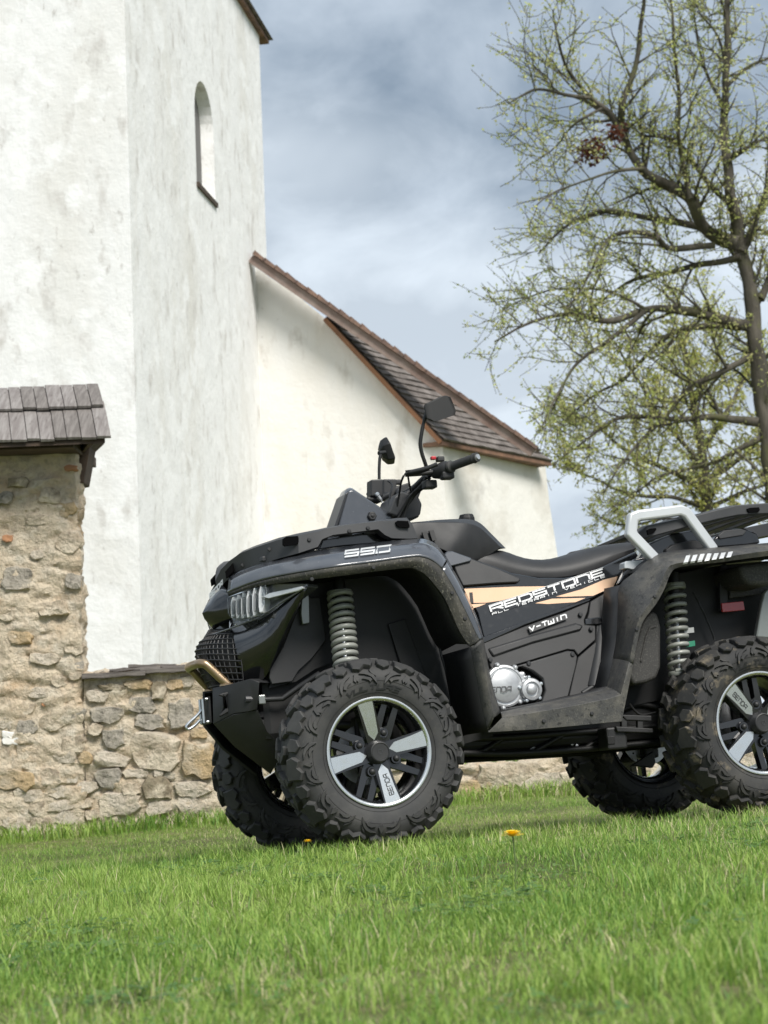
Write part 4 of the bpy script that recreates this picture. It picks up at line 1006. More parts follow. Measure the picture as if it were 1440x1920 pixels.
# foot guard: the rear leg of the front wing below the seam
G_in = [(905, 1196, .50), (913, 1240, .50), (924, 1292, .49), (938, 1336, .47)]
G_rd = [(900, 1201, .59), (905, 1240, .59), (915, 1295, .59), (926, 1345, .585)]
G_lo = [(882, 1213, .57), (893, 1265, .57), (903, 1320, .57), (915, 1371, .57)]
def footguard(mr):
    a, b_, c_ = P3(G_in), P3(G_rd), P3(G_lo)
    sheet('foot_guard', [a, [x.lerp(y, .5) + Vector((0, .006, 0)) for x, y in zip(a, b_)], b_, c_], DIRTY, k=4, mirror=mr, solid=.005)
    dp = [Vector((p.x, .27, p.z)) for p in c_]
    sheet('wheel_arch_liner', [[p + Vector((.001, 0, 0)) for p in c_], dp], DARKP, k=2, mirror=mr, solid=.004)
sym(footguard)
# ---- running board and rear wing ------------------------------------------------
R_in = [(938, 1336, .47), (1000, 1323, .46), (1080, 1307, .46), (1128, 1296, .46), (1139, 1288, .45), (1150, 1235, .41), (1157, 1190, .40), (1160, 1130, .40), (1163, 1097, .40), (1190, 1074, .41), (1227, 1043, .43), (1270, 1033, .44), (1350, 1027, .44), (1440, 1019, .44), (1530, 1013, .43), (1580, 1012, .40)]
R_rd = [(941, 1346, .582), (1000, 1337, .582), (1080, 1323, .582), (1140, 1311, .582), (1164, 1303, .582), (1180, 1241, .582), (1189, 1196, .582), (1199, 1160, .582), (1221, 1128, .582), (1239, 1097, .582), (1249, 1071, .582), (1268, 1057, .585), (1350, 1046, .59), (1440, 1033, .59), (1530, 1024, .585), (1585, 1026, .56)]
R_lo = [(916, 1372, .575), (1000, 1367, .575), (1080, 1360, .575), (1140, 1354, .575), (1165, 1352, .575), (1186, 1246, .575), (1195, 1198, .575), (1205, 1164, .575), (1229, 1132, .575), (1246, 1101, .575), (1256, 1076, .575), (1274, 1062, .575), (1350, 1053, .58), (1440, 1041, .58), (1530, 1033, .575), (1583, 1040, .55)]
def rearwing(mr):
    a, b_, c_ = P3(R_in), P3(R_rd), P3(R_lo)
    mid = [x.lerp(y, .55) + Vector((0, .004, .002)) for x, y in zip(a, b_)]
    c2 = [p + Vector((0, -.04, .004)) for p in c_]
    i = 6
    sheet('running_board', [r_[:i] for r_ in (a, mid, b_, c_, c2)], DIRTY, k=1, mirror=mr, solid=.005, smooth=20, bevel=.003)
    RWING[mr] = sheet('rear_wing', [r_[i - 1:] for r_ in (a, mid, b_, c_, c2)], DIRTY, k=3, mirror=mr, solid=.005, smooth=45)
    dp = [Vector((p.x, .27, p.z + .01)) for p in c2]
    sheet('wheel_arch_liner', [c2[5:], dp[5:]], DARKP, k=2, mirror=mr, solid=.004)
    # foot plate and inner return of the well
    fl = [[p + Vector((0, -.001, 0)) for p in a[:5]], [Vector((p.x, .29, p.z + .01)) for p in a[:5]]]
    sheet('foot_plate', fl, MATTE, mirror=mr, solid=.006)
    sheet('well_return', [a[4:9], [Vector((p.x + .02, .30, p.z)) for p in a[4:9]]], MATTE, mirror=mr, solid=.004)
    # top deck inwards
    dk = [a[9:], [Vector((p.x, .22, p.z + .012)) for p in a[9:]], [Vector((p.x, 0, p.z + .015)) for p in a[9:]]]
    sheet('rear_deck', dk, MATTE, k=2, mirror=mr, solid=.004)
sym(rearwing)
# seam of the rear wing and the reflective bars
RH = surf(RWING[False])
for i in range(7):
    x0 = 1280 + i * 13.6; yb = 1058.5 - i * 2.15; yt = yb - 18.5 + i * .2
    q_ = [(x0, yb), (x0 + 8.6, yb - 1.3), (x0 + 15.5, yt - 1), (x0 + 7, yt + .4)]
    rows = []
    for j in range(6):
        v = j / 5; rows.append([RH(*(np.array(q_[0]) * (1 - u) * (1 - v) + np.array(q_[1]) * u * (1 - v) + np.array(q_[3]) * (1 - u) * v + np.array(q_[2]) * u * v), .012) or V(*q_[0], .6) for u in (0, .33, .66, 1)])
    MB().loft(rows).build('reflective_bar', PRINT, bike)
# ---- body side ------------------------------------------------------------------
KZ = -.20     # the side leans out towards its foot
SY = .285
def S_(px, py, off=0.): return V(px, py, SY + off, 0, KZ)
def side(mr):
    P = lambda L, off=0.: [S_(a, b_, off) for a, b_ in L]
    panel('side_cover', P([(838, 1034), (900, 1052), (960, 1074), (1010, 1083), (1060, 1083), (1100, 1077), (1140, 1058), (1192, 1034), (1200, 1045), (1165, 1092), (1112, 1122), (1060, 1140), (985, 1168), (908, 1202), (895, 1150), (865, 1095)]), .05, GLOSS, mirror=mr, bevel=.006)
    panel('side_cover_edge', P([(900, 1196), (985, 1164), (1060, 1138), (1108, 1122), (1107, 1127), (1060, 1145), (985, 1172), (905, 1208)], .006), .03, GLOSS, mirror=mr, bevel=.004)
    panel('knee_panel', P([(842, 1037), (882, 1046), (940, 1068), (974, 1083), (977, 1087), (972, 1092), (930, 1094), (868, 1099), (856, 1075)], .014), .02, MATTE, mirror=mr, bevel=.006)
    panel('lower_cover', P([(905, 1206), (985, 1174), (1060, 1147), (1106, 1128), (1102, 1148), (1096, 1163), (1097, 1171), (1117, 1173), (1117, 1200), (1084, 1229), (1077, 1219), (1064, 1218), (958, 1250), (925, 1262), (915, 1240)], .004), .03, MATTE, mirror=mr, bevel=.004)
    panel('rear_side_cover', P([(1107, 1128), (1165, 1094), (1161, 1160), (1156, 1210), (1142, 1292), (1066, 1308), (1084, 1232), (1118, 1203), (1119, 1171), (1098, 1169), (1104, 1150)], -.004), .03, MATTE, mirror=mr, bevel=.004)
    panel('clutch_cover', P([(958, 1252), (1064, 1220), (1076, 1221), (1083, 1231), (1081, 1247), (1066, 1306), (1015, 1318), (1023, 1295), (1018, 1272), (1000, 1258), (980, 1250)], .010), .03, MATTE, mirror=mr, bevel=.005)
    panel('side_duct', P([(1097, 1160), (1120, 1157), (1157, 1160), (1156, 1176), (1130, 1171), (1098, 1172)], .004), .02, GLOSS, mirror=mr, bevel=.004)
    panel('cover_crease', P([(915, 1216), (1000, 1190), (1080, 1168), (1095, 1172), (1090, 1182), (1000, 1206), (925, 1232)], .012), .02, MATTE, mirror=mr, bevel=.008)
    # dark inner body behind everything
    panel('inner_body', P([(900, 1190), (1170, 1090), (1175, 1250), (1150, 1330), (930, 1360)], -.05), .05, DARKP, mirror=mr, bevel=None)
sym(side)
for (px, py) in ((1089, 1152), (1109, 1179), (1074, 1227), (992, 1244), (920, 1237)):
    c_ = S_(px, py, .014); MB().lathe([(-.006, .009), (.0, .009), (.003, .0075), (.0035, 0)], 14, c=c_).build('bolt', RACKP, bike, smooth=40)
# air tube behind the rear cover
MB().tube([S_(1128, 1165, -.028), S_(1122, 1230, -.024), S_(1114, 1292, -.02)], [.030, .032, .038], 16).build('intake_tube', MATTE, bike, smooth=60)
MB().tube([S_(1092, 1300, -.005), S_(1118, 1283, .004), S_(1140, 1290, 0)], .010, 10).build('pipe_elbow', MATTE, bike, smooth=60)
# copper stripes
def decal(name, L, off, m): return MB().prism([S_(a, b_, off) for a, b_ in L], (0, -.0008, 0)).build(name, m, bike)
decal('copper_stripe', [(870, 1104), (965, 1100), (1037, 1099), (1000, 1109), (940, 1126), (912, 1130), (883, 1130.5)], .0012, ORANGE)
decal('copper_stripe', [(884, 1133), (912, 1131.5), (899, 1137), (888, 1140)], .0012, ORANGE)
decal('copper_stripe', [(1160, 1080), (1150, 1100), (1112, 1117), (1057, 1119), (1042, 1118.5), (1090, 1105), (1132, 1087)], .0012, ORANGE)
decal('copper_stripe', [(1003, 1131), (1035, 1122.5), (1098, 1121), (1079, 1129), (1027, 1132.5)], .0012, ORANGE)
decal('vent_slot', [(880, 1111), (886, 1110.5), (888, 1130), (882, 1131)], .0024, DARKP)
decal('lettering_band', [(916, 1136), (1131, 1064), (1135.5, 1082), (922, 1154)], .0030, GLOSS)
decal('lettering_band_edge', [(915.3, 1135.4), (1131.4, 1063.2), (1131, 1064), (916, 1136)], .0031, PRINT)
def plane_text(text, o, eu, ev, off, m, **k):
    """o, eu, ev: pixel corner, end of the base line, top of the first letter"""
    def fn(u, v): return S_(o[0] + (eu[0] - o[0]) * u + (ev[0] - o[0]) * v, o[1] + (eu[1] - o[1]) * u + (ev[1] - o[1]) * v, off)
    return lettering('lettering', text, fn, m, bike, **k)
plane_text('REDSTONE', (921.5, 1147), (1133, 1076.5), (918.5, 1137.2), .0040, PRINT, cw=1.75, gap=.36, hw=.13)
plane_text('ALL TERRAIN VEHICLE', (923.5, 1153), (1134.5, 1081.8), (922.5, 1149.6), .0040, PRINT, cw=1.9, gap=.9, hw=.13)
decal('lettering_plate', [(990, 1175), (1062, 1149.5), (1064.5, 1160), (994, 1186)], .0175, RACKP)
def vt(u, v): return S_(993.5 + 69 * u - 1.6 * v, 1183.3 - 24.2 * u - 7.6 * v, .0188)
lettering('lettering', 'V-TWIN', vt, PRINT, bike, cw=1.35, gap=.28, hw=.16)
# number on the wing
WH = surf(WING[False])
def n550(u, v):
    px = 648 + 84 * u - 1.5 * v; py = 1043.5 - 10.5 * u - 10.5 * v
    return WH(px, py, .016) or V(px, py, .58)
lettering('lettering', '550', n550, PRINT, bike, cw=2.3, gap=.45, hw=.15, shear=.35)
# engine covers
c_ = S_(945, 1287, -.01)
eng = MB().lathe([(-.05, .082), (.006, .082), (.012, .079), (.014, .072), (.010, .070), (.010, .063), (.016, .061), (.018, .057), (.018, 0)], 48, c=c_).build('engine_cover', ENGINE, bike, smooth=35)
for k in range(7):
    a = 2 * math.pi * k / 7 + .4; MB().lathe([(-.03, .011), (.010, .011), (.012, .009), (.017, .006), (.018, 0)], 12, c=c_ + Vector((.083 * math.cos(a), 0, .083 * math.sin(a)))).build('cover_bolt', ENGINE, eng, smooth=40)
c2_ = S_(995, 1293, 0.0)
gen = MB().lathe([(-.05, .044), (.008, .044), (.014, .040), (.016, .030), (.008, .027), (.008, .021), (.018, .019), (.021, .014), (.021, 0)], 36, c=c2_).build('generator_cover', ENGINE, bike, smooth=35)
for k in range(5):
    a = 2 * math.pi * k / 5 + .2; MB().lathe([(-.03, .009), (.006, .009), (.010, .006), (.011, 0)], 12, c=c2_ + Vector((.046 * math.cos(a), 0, .046 * math.sin(a)))).build('cover_bolt', STEEL, gen, smooth=40)
MB().box(S_(968, 1290, -.03), (.07, .05, .12)).build('engine_case', ENGINE, bike, bevel=.01)
def eb(u, v): return S_(912 + 47 * u, 1299 - 2.5 * u - 9.5 * v, -.01 + .0195)
lettering('lettering', 'BENDA', eb, RACKP, bike, cw=1.3, gap=.3, hw=.11)
# ---- seat and tank cover ----------------------------------------------------------
def body_loft(name, st, m, smooth=60, sub=1, crease=False):
    """st: list of (top px, top py, bottom px, bottom py, half width top, half width bottom)"""
    secs = []
    for (ax, ay, bx, by, ht, hb) in st:
        T = V(ax, ay, ht * .8); Bt = V(bx, by, hb)
        x = (T.x + Bt.x) / 2; h = T.z - Bt.z; q_ = []
        half = [(hb, Bt.z, Bt.x), (hb * 1.03, Bt.z + h * .35, Bt.x * .65 + T.x * .35), (hb * .96 * .5 + ht * .5, Bt.z + h * .72, Bt.x * .28 + T.x * .72), (ht * .86, T.z - h * .03, T.x), (ht * .45, T.z + .004, T.x)]
        q_ = [Vector((xx, y, z)) for y, z, xx in half] + [Vector((T.x, 0, T.z + .006))] + [Vector((xx, -y, z)) for y, z, xx in reversed(half)]
        secs.append(q_)
    if crease:      # moulded cover: smooth lengthwise, with a shoulder line along each side
        for q_ in secs:
            for i, sg in ((2, 1), (8, -1)): q_[i] += Vector((0, sg * .018, .010))
            for i, sg in ((1, 1), (9, -1)): q_[i] += Vector((0, -sg * .006, 0))
        rows = [catmull([q_[i] for q_ in secs], 5) for i in range(len(secs[0]))]
        secs = [[r_[j] for r_ in rows] for j in range(len(rows[0]))]
    mb = MB().loft(secs, cap=True); return mb.build(name, m, bike, smooth=smooth, sub=sub, bevel=.008 if crease else None, seg=3)
body_loft('seat', [(905, 1029, 884, 1030, .13, .150), (908, 1030, 888, 1049, .135, .165), (945, 1029, 905, 1056, .14, .175), (968, 1041, 935, 1068, .145, .18), (1000, 1049, 985, 1081, .15, .185), (1040, 1048, 1040, 1084, .15, .19), (1085, 1034, 1088, 1078, .15, .19), (1125, 1022, 1130, 1062, .145, .185), (1165, 1017, 1165, 1046, .14, .18), (1200, 1014, 1205, 1032, .12, .17)], SEATV)
body_loft('tank_cover', [(725, 990, 735, 1015, .12, .18), (755, 981, 765, 1014, .15, .20), (790, 977, 800, 1016, .16, .205), (830, 973, 822, 1026, .15, .215), (875, 972, 845, 1036, .15, .22), (898, 979, 872, 1044, .14, .20), (920, 1000, 886, 1049, .135, .185), (947, 1028, 895, 1050, .13, .17)], MATTE, smooth=24, sub=0, crease=True)
MB().lathe([(-.02, .034), (.004, .034), (.008, .031), (.014, .030), (.018, .025), (.018, 0)], 8, axis='z', c=V(875, 973, 0)).build('filler_cap', DARKP, bike, smooth=30, bevel=.003)
for (a, b_) in ((790, 999), (803, 996)):
    P = [V(a, b_, .212), V(a + 8, b_ - 1.5, .212), V(a + 14, b_ + 17, .218), V(a + 6, b_ + 19, .218)]
    MB().prism(P, (0, .012, 0)).build('vent_slot', DARKP, bike)
# shoulder under the tank cover, beside the wing
sym(lambda mr: px_panel('shoulder_panel', [(833, 1040), (838, 1034), (848, 1033), (884, 1046), (884, 1052), (845, 1062)], .31, .03, SLATE, kz=KZ, mirror=mr, bevel=.004))
# ---- front rack -------------------------------------------------------------------
RK = [((772, 978, .41), (784, 1009, .42)), ((765, 970, .415), (768, 1010, .425)), ((745, 971, .42), (735, 1009, .43)), ((728, 973, .42), (722, 1003, .43)), ((713, 975, .42), (709, 992, .43)), ((640, 984, .42), (624, 1003, .43)), ((611, 989, .42), (604, 1011, .43)), ((601, 991, .42), (596, 1025, .43)),
      ((560, 999, .42), (560, 1037, .43)), ((520, 1008, .36), (520, 1048, .37)), ((475, 1023, .225), (480, 1061, .235)), ((450, 1033, .15), (456, 1069, .155)), ((430, 1048, .09), (438, 1077, .095)), ((415, 1064, .04), (421, 1092, .045)), ((405, 1085, .0), (409, 1113, .0))]
top = [V(*a) for a, _ in RK]; bot = [V(*b_) for _, b_ in RK]
def ins(p, d): 
    q_ = Vector(p); r_ = math.hypot(q_.x + .05, q_.y); 
    k = max(0, 1 - d / max(r_, .05)); return Vector(((q_.x + .05) * k - .05 if q_.x > .1 else q_.x, max(0, q_.y - d) if q_.x <= .1 else q_.y * k, q_.z))
full = lambda L: L + [Vector((p.x, -p.y, p.z)) for p in reversed(L[:-1])]
ti = [ins(p, .055) + Vector((0, 0, .004)) for p in top]; bi = [ins(p, .05) for p in bot]
bev = [a.lerp(b_, .14) + Vector((.004, .006 if a.y > .05 else 0, 0)) for a, b_ in zip(top, bot)]
tpi = [a.lerp(b_, .25) for a, b_ in zip(top, ti)]
rack = MB().loft([full(L) for L in (bi, bot, bev, tpi, ti, bi)]).build('front_rack', RACKP, bike, smooth=38)
for (q_, y) in (([(531, 1010), (537, 1006), (558, 1005), (560, 1008), (560, 1017), (555, 1021), (535, 1024), (531, 1021)], .432), ([(742, 979), (746, 976), (765, 977), (768, 985), (768, 989), (750, 989), (744, 985)], .437)):
    for mr in (False, True):
        mb = MB().prism([V(a, b_, y) for a, b_ in q_], (0, -.012, 0)); (mb.mirror() if mr else mb).build('rack_slot_shade', SHADEBLK, rack)  # black plate on the rack, painted as the shade in a slot
for mr in (False, True):
    mb = MB().prism([V(a, b_, .115) for a, b_ in [(422, 1072), (436, 1056), (437, 1072), (424, 1085)]], (-.02, -.02, .01)); (mb.mirror() if mr else mb).build('rack_slot_shade', SHADEBLK, rack)
zt = lambda x: 1.19 + (x + .28) * -.02 - max(0, x - .05) * .30
for i in range(6):      # slats of the rack
    x = -.20 + i * .095; yy = .38 if x < .2 else .30
    MB().bar([(x, -yy, zt(x) - .035), (x, 0, zt(x) - .018), (x, yy, zt(x) - .035)], .045, .018, (0, 0, 1)).build('rack_slat', RACKP, rack, bevel=.004)
# supports under the rack
sym(lambda mr: px_panel('rack_support', [(605, 1012), (640, 1005), (700, 994), (718, 1004), (735, 1010), (735, 1016), (640, 1024), (598, 1030)], .36, .05, GLOSS, mirror=mr, bevel=.004))
# under-rack body
MB().prism([V(450, 1080, .0), V(520, 1055, 0), V(700, 1012, 0), V(790, 1005, 0), V(800, 1035, 0), V(520, 1110, 0), V(450, 1125, 0)], (0, .17, 0)).both().build('nose_body', GLOSS, bike, smooth=30)
# ---- nose -------------------------------------------------------------------------
# beak: profile in the middle and at the lamps
def nose(y, pts): return [V(a, b_, y) for a, b_ in pts]
pm = nose(0, [(410, 1100), (400, 1113), (391, 1127), (380, 1150), (384, 1160), (394, 1172), (402, 1180)])
p1_ = nose(.062, [(420, 1100), (413, 1110), (407, 1122), (402, 1139), (403, 1152), (409, 1166), (415, 1172)])
p2_ = nose(.122, [(432, 1112), (429, 1115), (432, 1119), (436, 1124), (437, 1140), (440, 1154), (441, 1158)])
p3_ = nose(.20, [(456, 1104), (456, 1106), (458, 1109), (462, 1112), (466, 1130), (466, 1145), (466, 1150)])
mp_ = lambda L: [Vector((p.x, -p.y, p.z)) for p in L]
MB().loft([mp_(p3_), mp_(p2_), mp_(p1_), pm, p1_, p2_, p3_]).build('nose_panel', GLOSS, bike, smooth=30, solid=.004)
def nl(u, v):
    y = .075 * u; return V(396 + 24 * u, 1124 - 26 * u - 9 * v, y) + Vector((.007, .003, .002))
lettering('lettering', 'BENDA', nl, PRINT, bike, cw=1.1, gap=.25, hw=.2)
# lamps
def lamp(mr):
    root = empty('headlamp', (0, 0, 0), bike)
    cz = [(441, 1139, .165, 20, 9), (450, 1138, .195, 23, 9), (460, 1136, .225, 25, 10), (470, 1133, .26, 26.5, 10), (481, 1129, .295, 27.5, 11), (493, 1124, .33, 26, 12)]
    def ring(px, py, y, hh, k=1.0):
        q_ = []
        for a, b_ in ((-.25, -1), (.35, -.92), (.6, -.4), (.55, .35), (.1, .95), (-.35, 1), (-.5, .5), (-.5, -.5)):
            q_.append(V(px + a * 12 * k, py + b_ * hh * k, y))
        return q_
    b_ = MB()
    for i, (px, py, y, hh, _) in enumerate(cz):
        a0 = ring(px, py, y, hh); a1 = [p + Vector((.006, .004, 0)) for p in ring(px, py, y, hh, .92)]; back = [p + Vector((-.055, -.03, 0)) for p in a0]
        m_ = MB().loft([back, a0, a1], closed=True, cap=True); (m_.mirror() if mr else m_).build('lens_rib', LENS, root)
        if i < 5:
            m_ = MB().loft([[p + Vector((-.004, -.002, 0)) for p in ring(px + 3, py, y, hh, .80)], [p + Vector((.0085, .006, 0)) for p in ring(px + 1, py, y, hh, .62)]], closed=True, cap=True); (m_.mirror() if mr else m_).build('lens_core', LENSM, root)
    m_ = MB().prism([V(a, c_, y) + Vector((.02, .012, 0)) for a, c_, y in ((434, 1120, .15), (470, 1106, .24), (505, 1097, .34), (508, 1110, .35), (498, 1142, .32), (472, 1163, .24), (448, 1168, .17), (436, 1150, .15))], (-.004, -.003, 0))
    (m_.mirror() if mr else m_).build('lens_cover', GLASS, root)
    m_ = MB().prism([V(a, c_, y) for a, c_, y in ((492, 1119, .345), (505, 1112, .37), (545, 1103, .45), (566, 1099, .50), (569, 1103, .505), (560, 1108, .485), (530, 1115, .425), (503, 1122, .37))], (-.02, -.02, 0))
    (m_.mirror() if mr else m_).build('light_strip', LENS, root, bevel=.002)
    m_ = MB().prism([V(a, c_, y) for a, c_, y in ((436, 1114, .135), (500, 1094, .32), (575, 1094, .49), (578, 1100, .495), (500, 1162, .32), (455, 1178, .19), (436, 1168, .14))], (-.05, -.035, 0))
    (m_.mirror() if mr else m_).build('lamp_housing', LENSD, root, bevel=.003)
sym(lamp)
# gloss cheek below the lamp, and the trim line along it
def gcheek(mr):
    rows = [[V(a, b_, y) for a, b_, y in L] for L in (
        [(432, 1180, .135), (455, 1172, .195), (500, 1155, .325), (540, 1124, .42), (576, 1099, .50)],
        [(440, 1225, .15), (462, 1220, .205), (500, 1205, .30), (530, 1180, .36), (560, 1140, .42)],
        [(452, 1288, .165), (470, 1282, .20), (492, 1275, .25), (510, 1250, .30), (530, 1215, .32)])]
    sheet('nose_cheek', rows, GLOSS, k=3, mirror=mr, solid=.004)
    mb = MB().tube([V(a, b_, y) + Vector((.004, .004, 0)) for a, b_, y in ((400, 1190, .05), (432, 1179, .135), (455, 1170, .20), (488, 1158, .295), (530, 1129, .40), (570, 1104, .49))], .0035, 6); (mb.mirror() if mr else mb).build('lamp_trim', LENSD, bike, smooth=60)
sym(gcheek)
MB().prism([V(393, 1180, 0), V(372, 1215, 0), V(378, 1250, 0), V(396, 1290, 0), V(440, 1290, .0), V(440, 1180, 0)], (0, .02, 0)).both().build('radiator_shroud', DARKP, bike)
# grille of hoops and uprights, bulging forwards
GC = catmull([(.451, 0, .640), (.478, 0, .687), (.493, 0, .738), (.496, 0, .779), (.477, 0, .812), (.435, 0, .846)], 4)
GE = catmull([(.372, .175, .628), (.374, .178, .670), (.375, .178, .715), (.374, .168, .762), (.376, .156, .802), (.380, .142, .834)], 4)
def gpt(u, v):
    """u = -1..1 across, v = 0 (foot)..1 (head)"""
    i = v * (len(GC) - 1); k = min(int(i), len(GC) - 2); c_ = GC[k].lerp(GC[k + 1], i - k); e_ = GE[k].lerp(GE[k + 1], i - k)
    q_ = abs(u) ** 2.2; return Vector((c_.x * (1 - q_) + e_.x * q_, e_.y * u, c_.z * (1 - q_) + e_.z * q_))
gr = MB()
for j in range(11): gr.tube([gpt(-1 + 2 * i / 20, j / 10) for i in range(21)], .0028, 5)
for i in range(25): gr.tube([gpt(-1 + 2 * i / 24, j / 10) - Vector((.003, 0, 0)) for j in range(11)], .0022, 4)
gr.build('grille', MATTE, bike, smooth=60)
MB().loft([[gpt(-1 + 2 * i / 12, j / 4) - Vector((.035, 0, 0)) for i in range(13)] for j in range(5)]).build('radiator', DARKP, bike, smooth=60, solid=.004)
# ---- bumper -----------------------------------------------------------------------
bt = [V(400, 1292, .075), V(440, 1283, .19), V(470, 1275, .245), V(485, 1280, .265)]
bm1 = [V(402, 1358, .075), V(440, 1338, .185), V(468, 1334, .235), V(481, 1330, .255)]
bl = [V(404, 1362, .075), V(442, 1412, .12), V(470, 1425, .17), V(488, 1372, .22)]
def mirl(L): return [Vector((p.x, -p.y, p.z)) for p in reversed(L)]
bp_ = MB().loft([[p + Vector((-.10, -.02, 0)) for p in bt] and [Vector((p.x - .11, p.y * .9, p.z - .004)) for p in bt] + [Vector((p.x - .11, p.y * .9, p.z - .004)) for p in mirl(bt)], bt + mirl(bt), bm1 + mirl(bm1)])
bp_.build('front_bumper', MATTE, bike, solid=.012, bevel=.006, smooth=30)
# sloping skid below the bumper
sk0 = [V(402, 1357, .075), V(438, 1339, .185), V(482, 1331, .25)]
sk1 = [V(440, 1398, .09), V(478, 1396, .16), V(500, 1372, .22)]
sk2 = [V(508, 1450, .10), V(522, 1425, .16), V(530, 1400, .20)]
MB().loft([sk0 + mirl(sk0), sk1 + mirl(sk1), sk2 + mirl(sk2)]).build('front_skid', MATTE, bike, solid=.01, bevel=.004, smooth=25)
px_panel('bumper_recess', [(409, 1303), (418, 1299), (434, 1296), (424, 1306), (422, 1325), (436, 1331), (414, 1344), (410, 1342), (424, 1328), (421, 1308)], .16, .01, DARKP, kx=-1.15 * 0)
# winch fairlead and hook
fl0 = V(391, 1340, 0.0)
MB().prism([Vector((fl0.x + .012, y, z)) for y, z in ((-.06, .50), (.06, .50), (.06, .60), (-.06, .60))], (-.01, 0, 0)).build('fairlead_plate', DARKP, bike, bevel=.003)
for yy in (-.022, .022): MB().tube([(fl0.x + .024, yy, .505), (fl0.x + .024, yy, .595)], .006, 10).build('fairlead_roller', STEEL, bike, smooth=60)
for yy in (-.045, .045):
    for zz in (.508, .592): MB().lathe([(-.002, .006), (.007, .006), (.008, 0)], 10, axis='x', c=(fl0.x + .013, yy, zz)).build('fairlead_bolt', STEEL, bike)
hk = [Vector((fl0.x + .025, 0, .555)), Vector((fl0.x + .045, .0, .535)), Vector((fl0.x + .075, 0, .512)), Vector((fl0.x + .088, 0, .497)), Vector((fl0.x + .080, 0, .487)), Vector((fl0.x + .055, 0, .500)), Vector((fl0.x + .035, 0, .518))]
MB().tube(catmull(hk, 4), .0055, 8).build('winch_hook', STEEL, bike, smooth=60)
MB().tube([V(460, 1311, .24), V(485, 1311, .24)], .012, 8).build('tow_stud', RACKP, bike)
MB().box(V(490, 1312, .25), (.026, .03, .034)).build('bracket', GREYP, bike, bevel=.004)
# gold bull bar: a hoop leaning forwards
hoop = [V(428, 1284, .125), V(412, 1270, .122), V(390, 1249, .115), V(380, 1244, .105), V(369, 1245, .06)]
hp = hoop + [Vector((p.x, -p.y, p.z)) for p in reversed(hoop)]
MB().tube(catmull(hp, 5), .0165, 14).build('bull_bar', GOLD, bike, smooth=60)
sym(lambda mr: (lambda mb: (mb.mirror() if mr else mb).build('bull_bar_foot', GOLD, bike, smooth=40))(MB().lathe([(-.006, .03), (0, .03), (.003, .026)], 20, axis='z', c=V(427, 1283, .12))))
# ---- screen pod in front of the bars -----------------------------------------------
def pod(y, L): return [V(a, b_, y) for a, b_ in L]
o1 = pod(.058, [(633, 992), (652, 922), (657, 918), (664, 919), (736, 968), (725, 990)])
o0 = pod(.03, [(627, 992), (648, 918), (654, 914), (660, 915), (735, 966), (725, 990)])
mm = lambda L: [Vector((p.x, -p.y, p.z)) for p in L]
MB().loft([o1, o0, mm(o0), mm(o1)], closed=True, cap=True).build('dash_pod', SLATE, bike, bevel=.006, smooth=40)
MB().prism(pod(.061, [(626, 990), (648, 926), (654, 921), (632, 990)]), (0, -.122, 0)).build('screen', SCREEN, bike, bevel=.003)
MB().lathe([(-.01, .019), (.008, .019), (.012, .016), (.012, .006), (.016, .006), (.016, 0)], 6, c=V(697, 968, .06)).build('pod_knob', MATTE, bike, bevel=.002)
# ---- handlebar ----------------------------------------------------------------------
hb = [V(889, 860, .40), V(836, 879, .27), V(800, 893, .17), V(775, 915, .07)]
hb_path = hb + [Vector((p.x, -p.y, p.z)) for p in reversed(hb)]
bar_o = MB().tube(catmull(hb_path, 5), .0115, 12).build('handlebar', MATTE, bike, smooth=60)
def grip(mr):
    a, b_ = V(895, 857, .415), V(843, 876, .29)
    n = 26; path = [a.lerp(b_, i / n) for i in range(n + 1)]; rad = []
    for i in range(n + 1):
        t = i / n; rad.append(.0185 if t < .08 else (.0205 if t < .13 else (.0165 + .0012 * (i % 2)) if t < .9 else .024))
    mb = MB().tube(path, rad, 16); (mb.mirror() if mr else mb).build('grip', RUBBER, bike, smooth=40)
    d = (a - b_).normalized(); mb = MB().tube([a, a + d * .006], [.0115, .010], 16); (mb.mirror() if mr else mb).build('bar_end', ENGINE, bike, smooth=40)
    sw = [V(842, 877, .28), V(834, 880, .262), V(812, 888, .215)]
    mb = MB().tube([sw[0], sw[0].lerp(sw[1], .5), sw[1], sw[1].lerp(sw[2], .6), sw[2]], [.026, .031, .0315, .029, .02], 14); (mb.mirror() if mr else mb).build('switch_housing', MATTE, bike, smooth=35)
    mb = MB().box(V(838, 892, .27), (.05, .045, .03)); (mb.mirror() if mr else mb).build('switch_block', MATTE, bike, bevel=.008)
    mb = MB().box(V(825, 861, .25), (.03, .03, .02)); (mb.mirror() if mr else mb).build('switch_button', MATTE, bike, bevel=.005)
    lv = catmull([V(762, 886, .24), V(775, 884, .25), V(800, 878, .28), V(820, 870, .30)], 5); mb = MB().tube(lv, [.006] * 3 + [.0085] * (len(lv) - 3), 8); (mb.mirror() if mr else mb).build('brake_lever', MATTE, bike, smooth=60)
    lv = catmull([V(760, 890, .22), V(790, 888, .23), V(815, 884, .24)], 4); mb = MB().tube(lv, .009, 8); (mb.mirror() if mr else mb).build('lever_perch', MATTE, bike, smooth=60)
sym(grip)
MB().box(V(812, 859, .25), (.02, .02, .014)).build('stop_switch', REDB, bike, bevel=.004)
MB().box(V(805, 909, .19), (.05, .05, .032)).build('switch_block', MATTE, bike, bevel=.006)
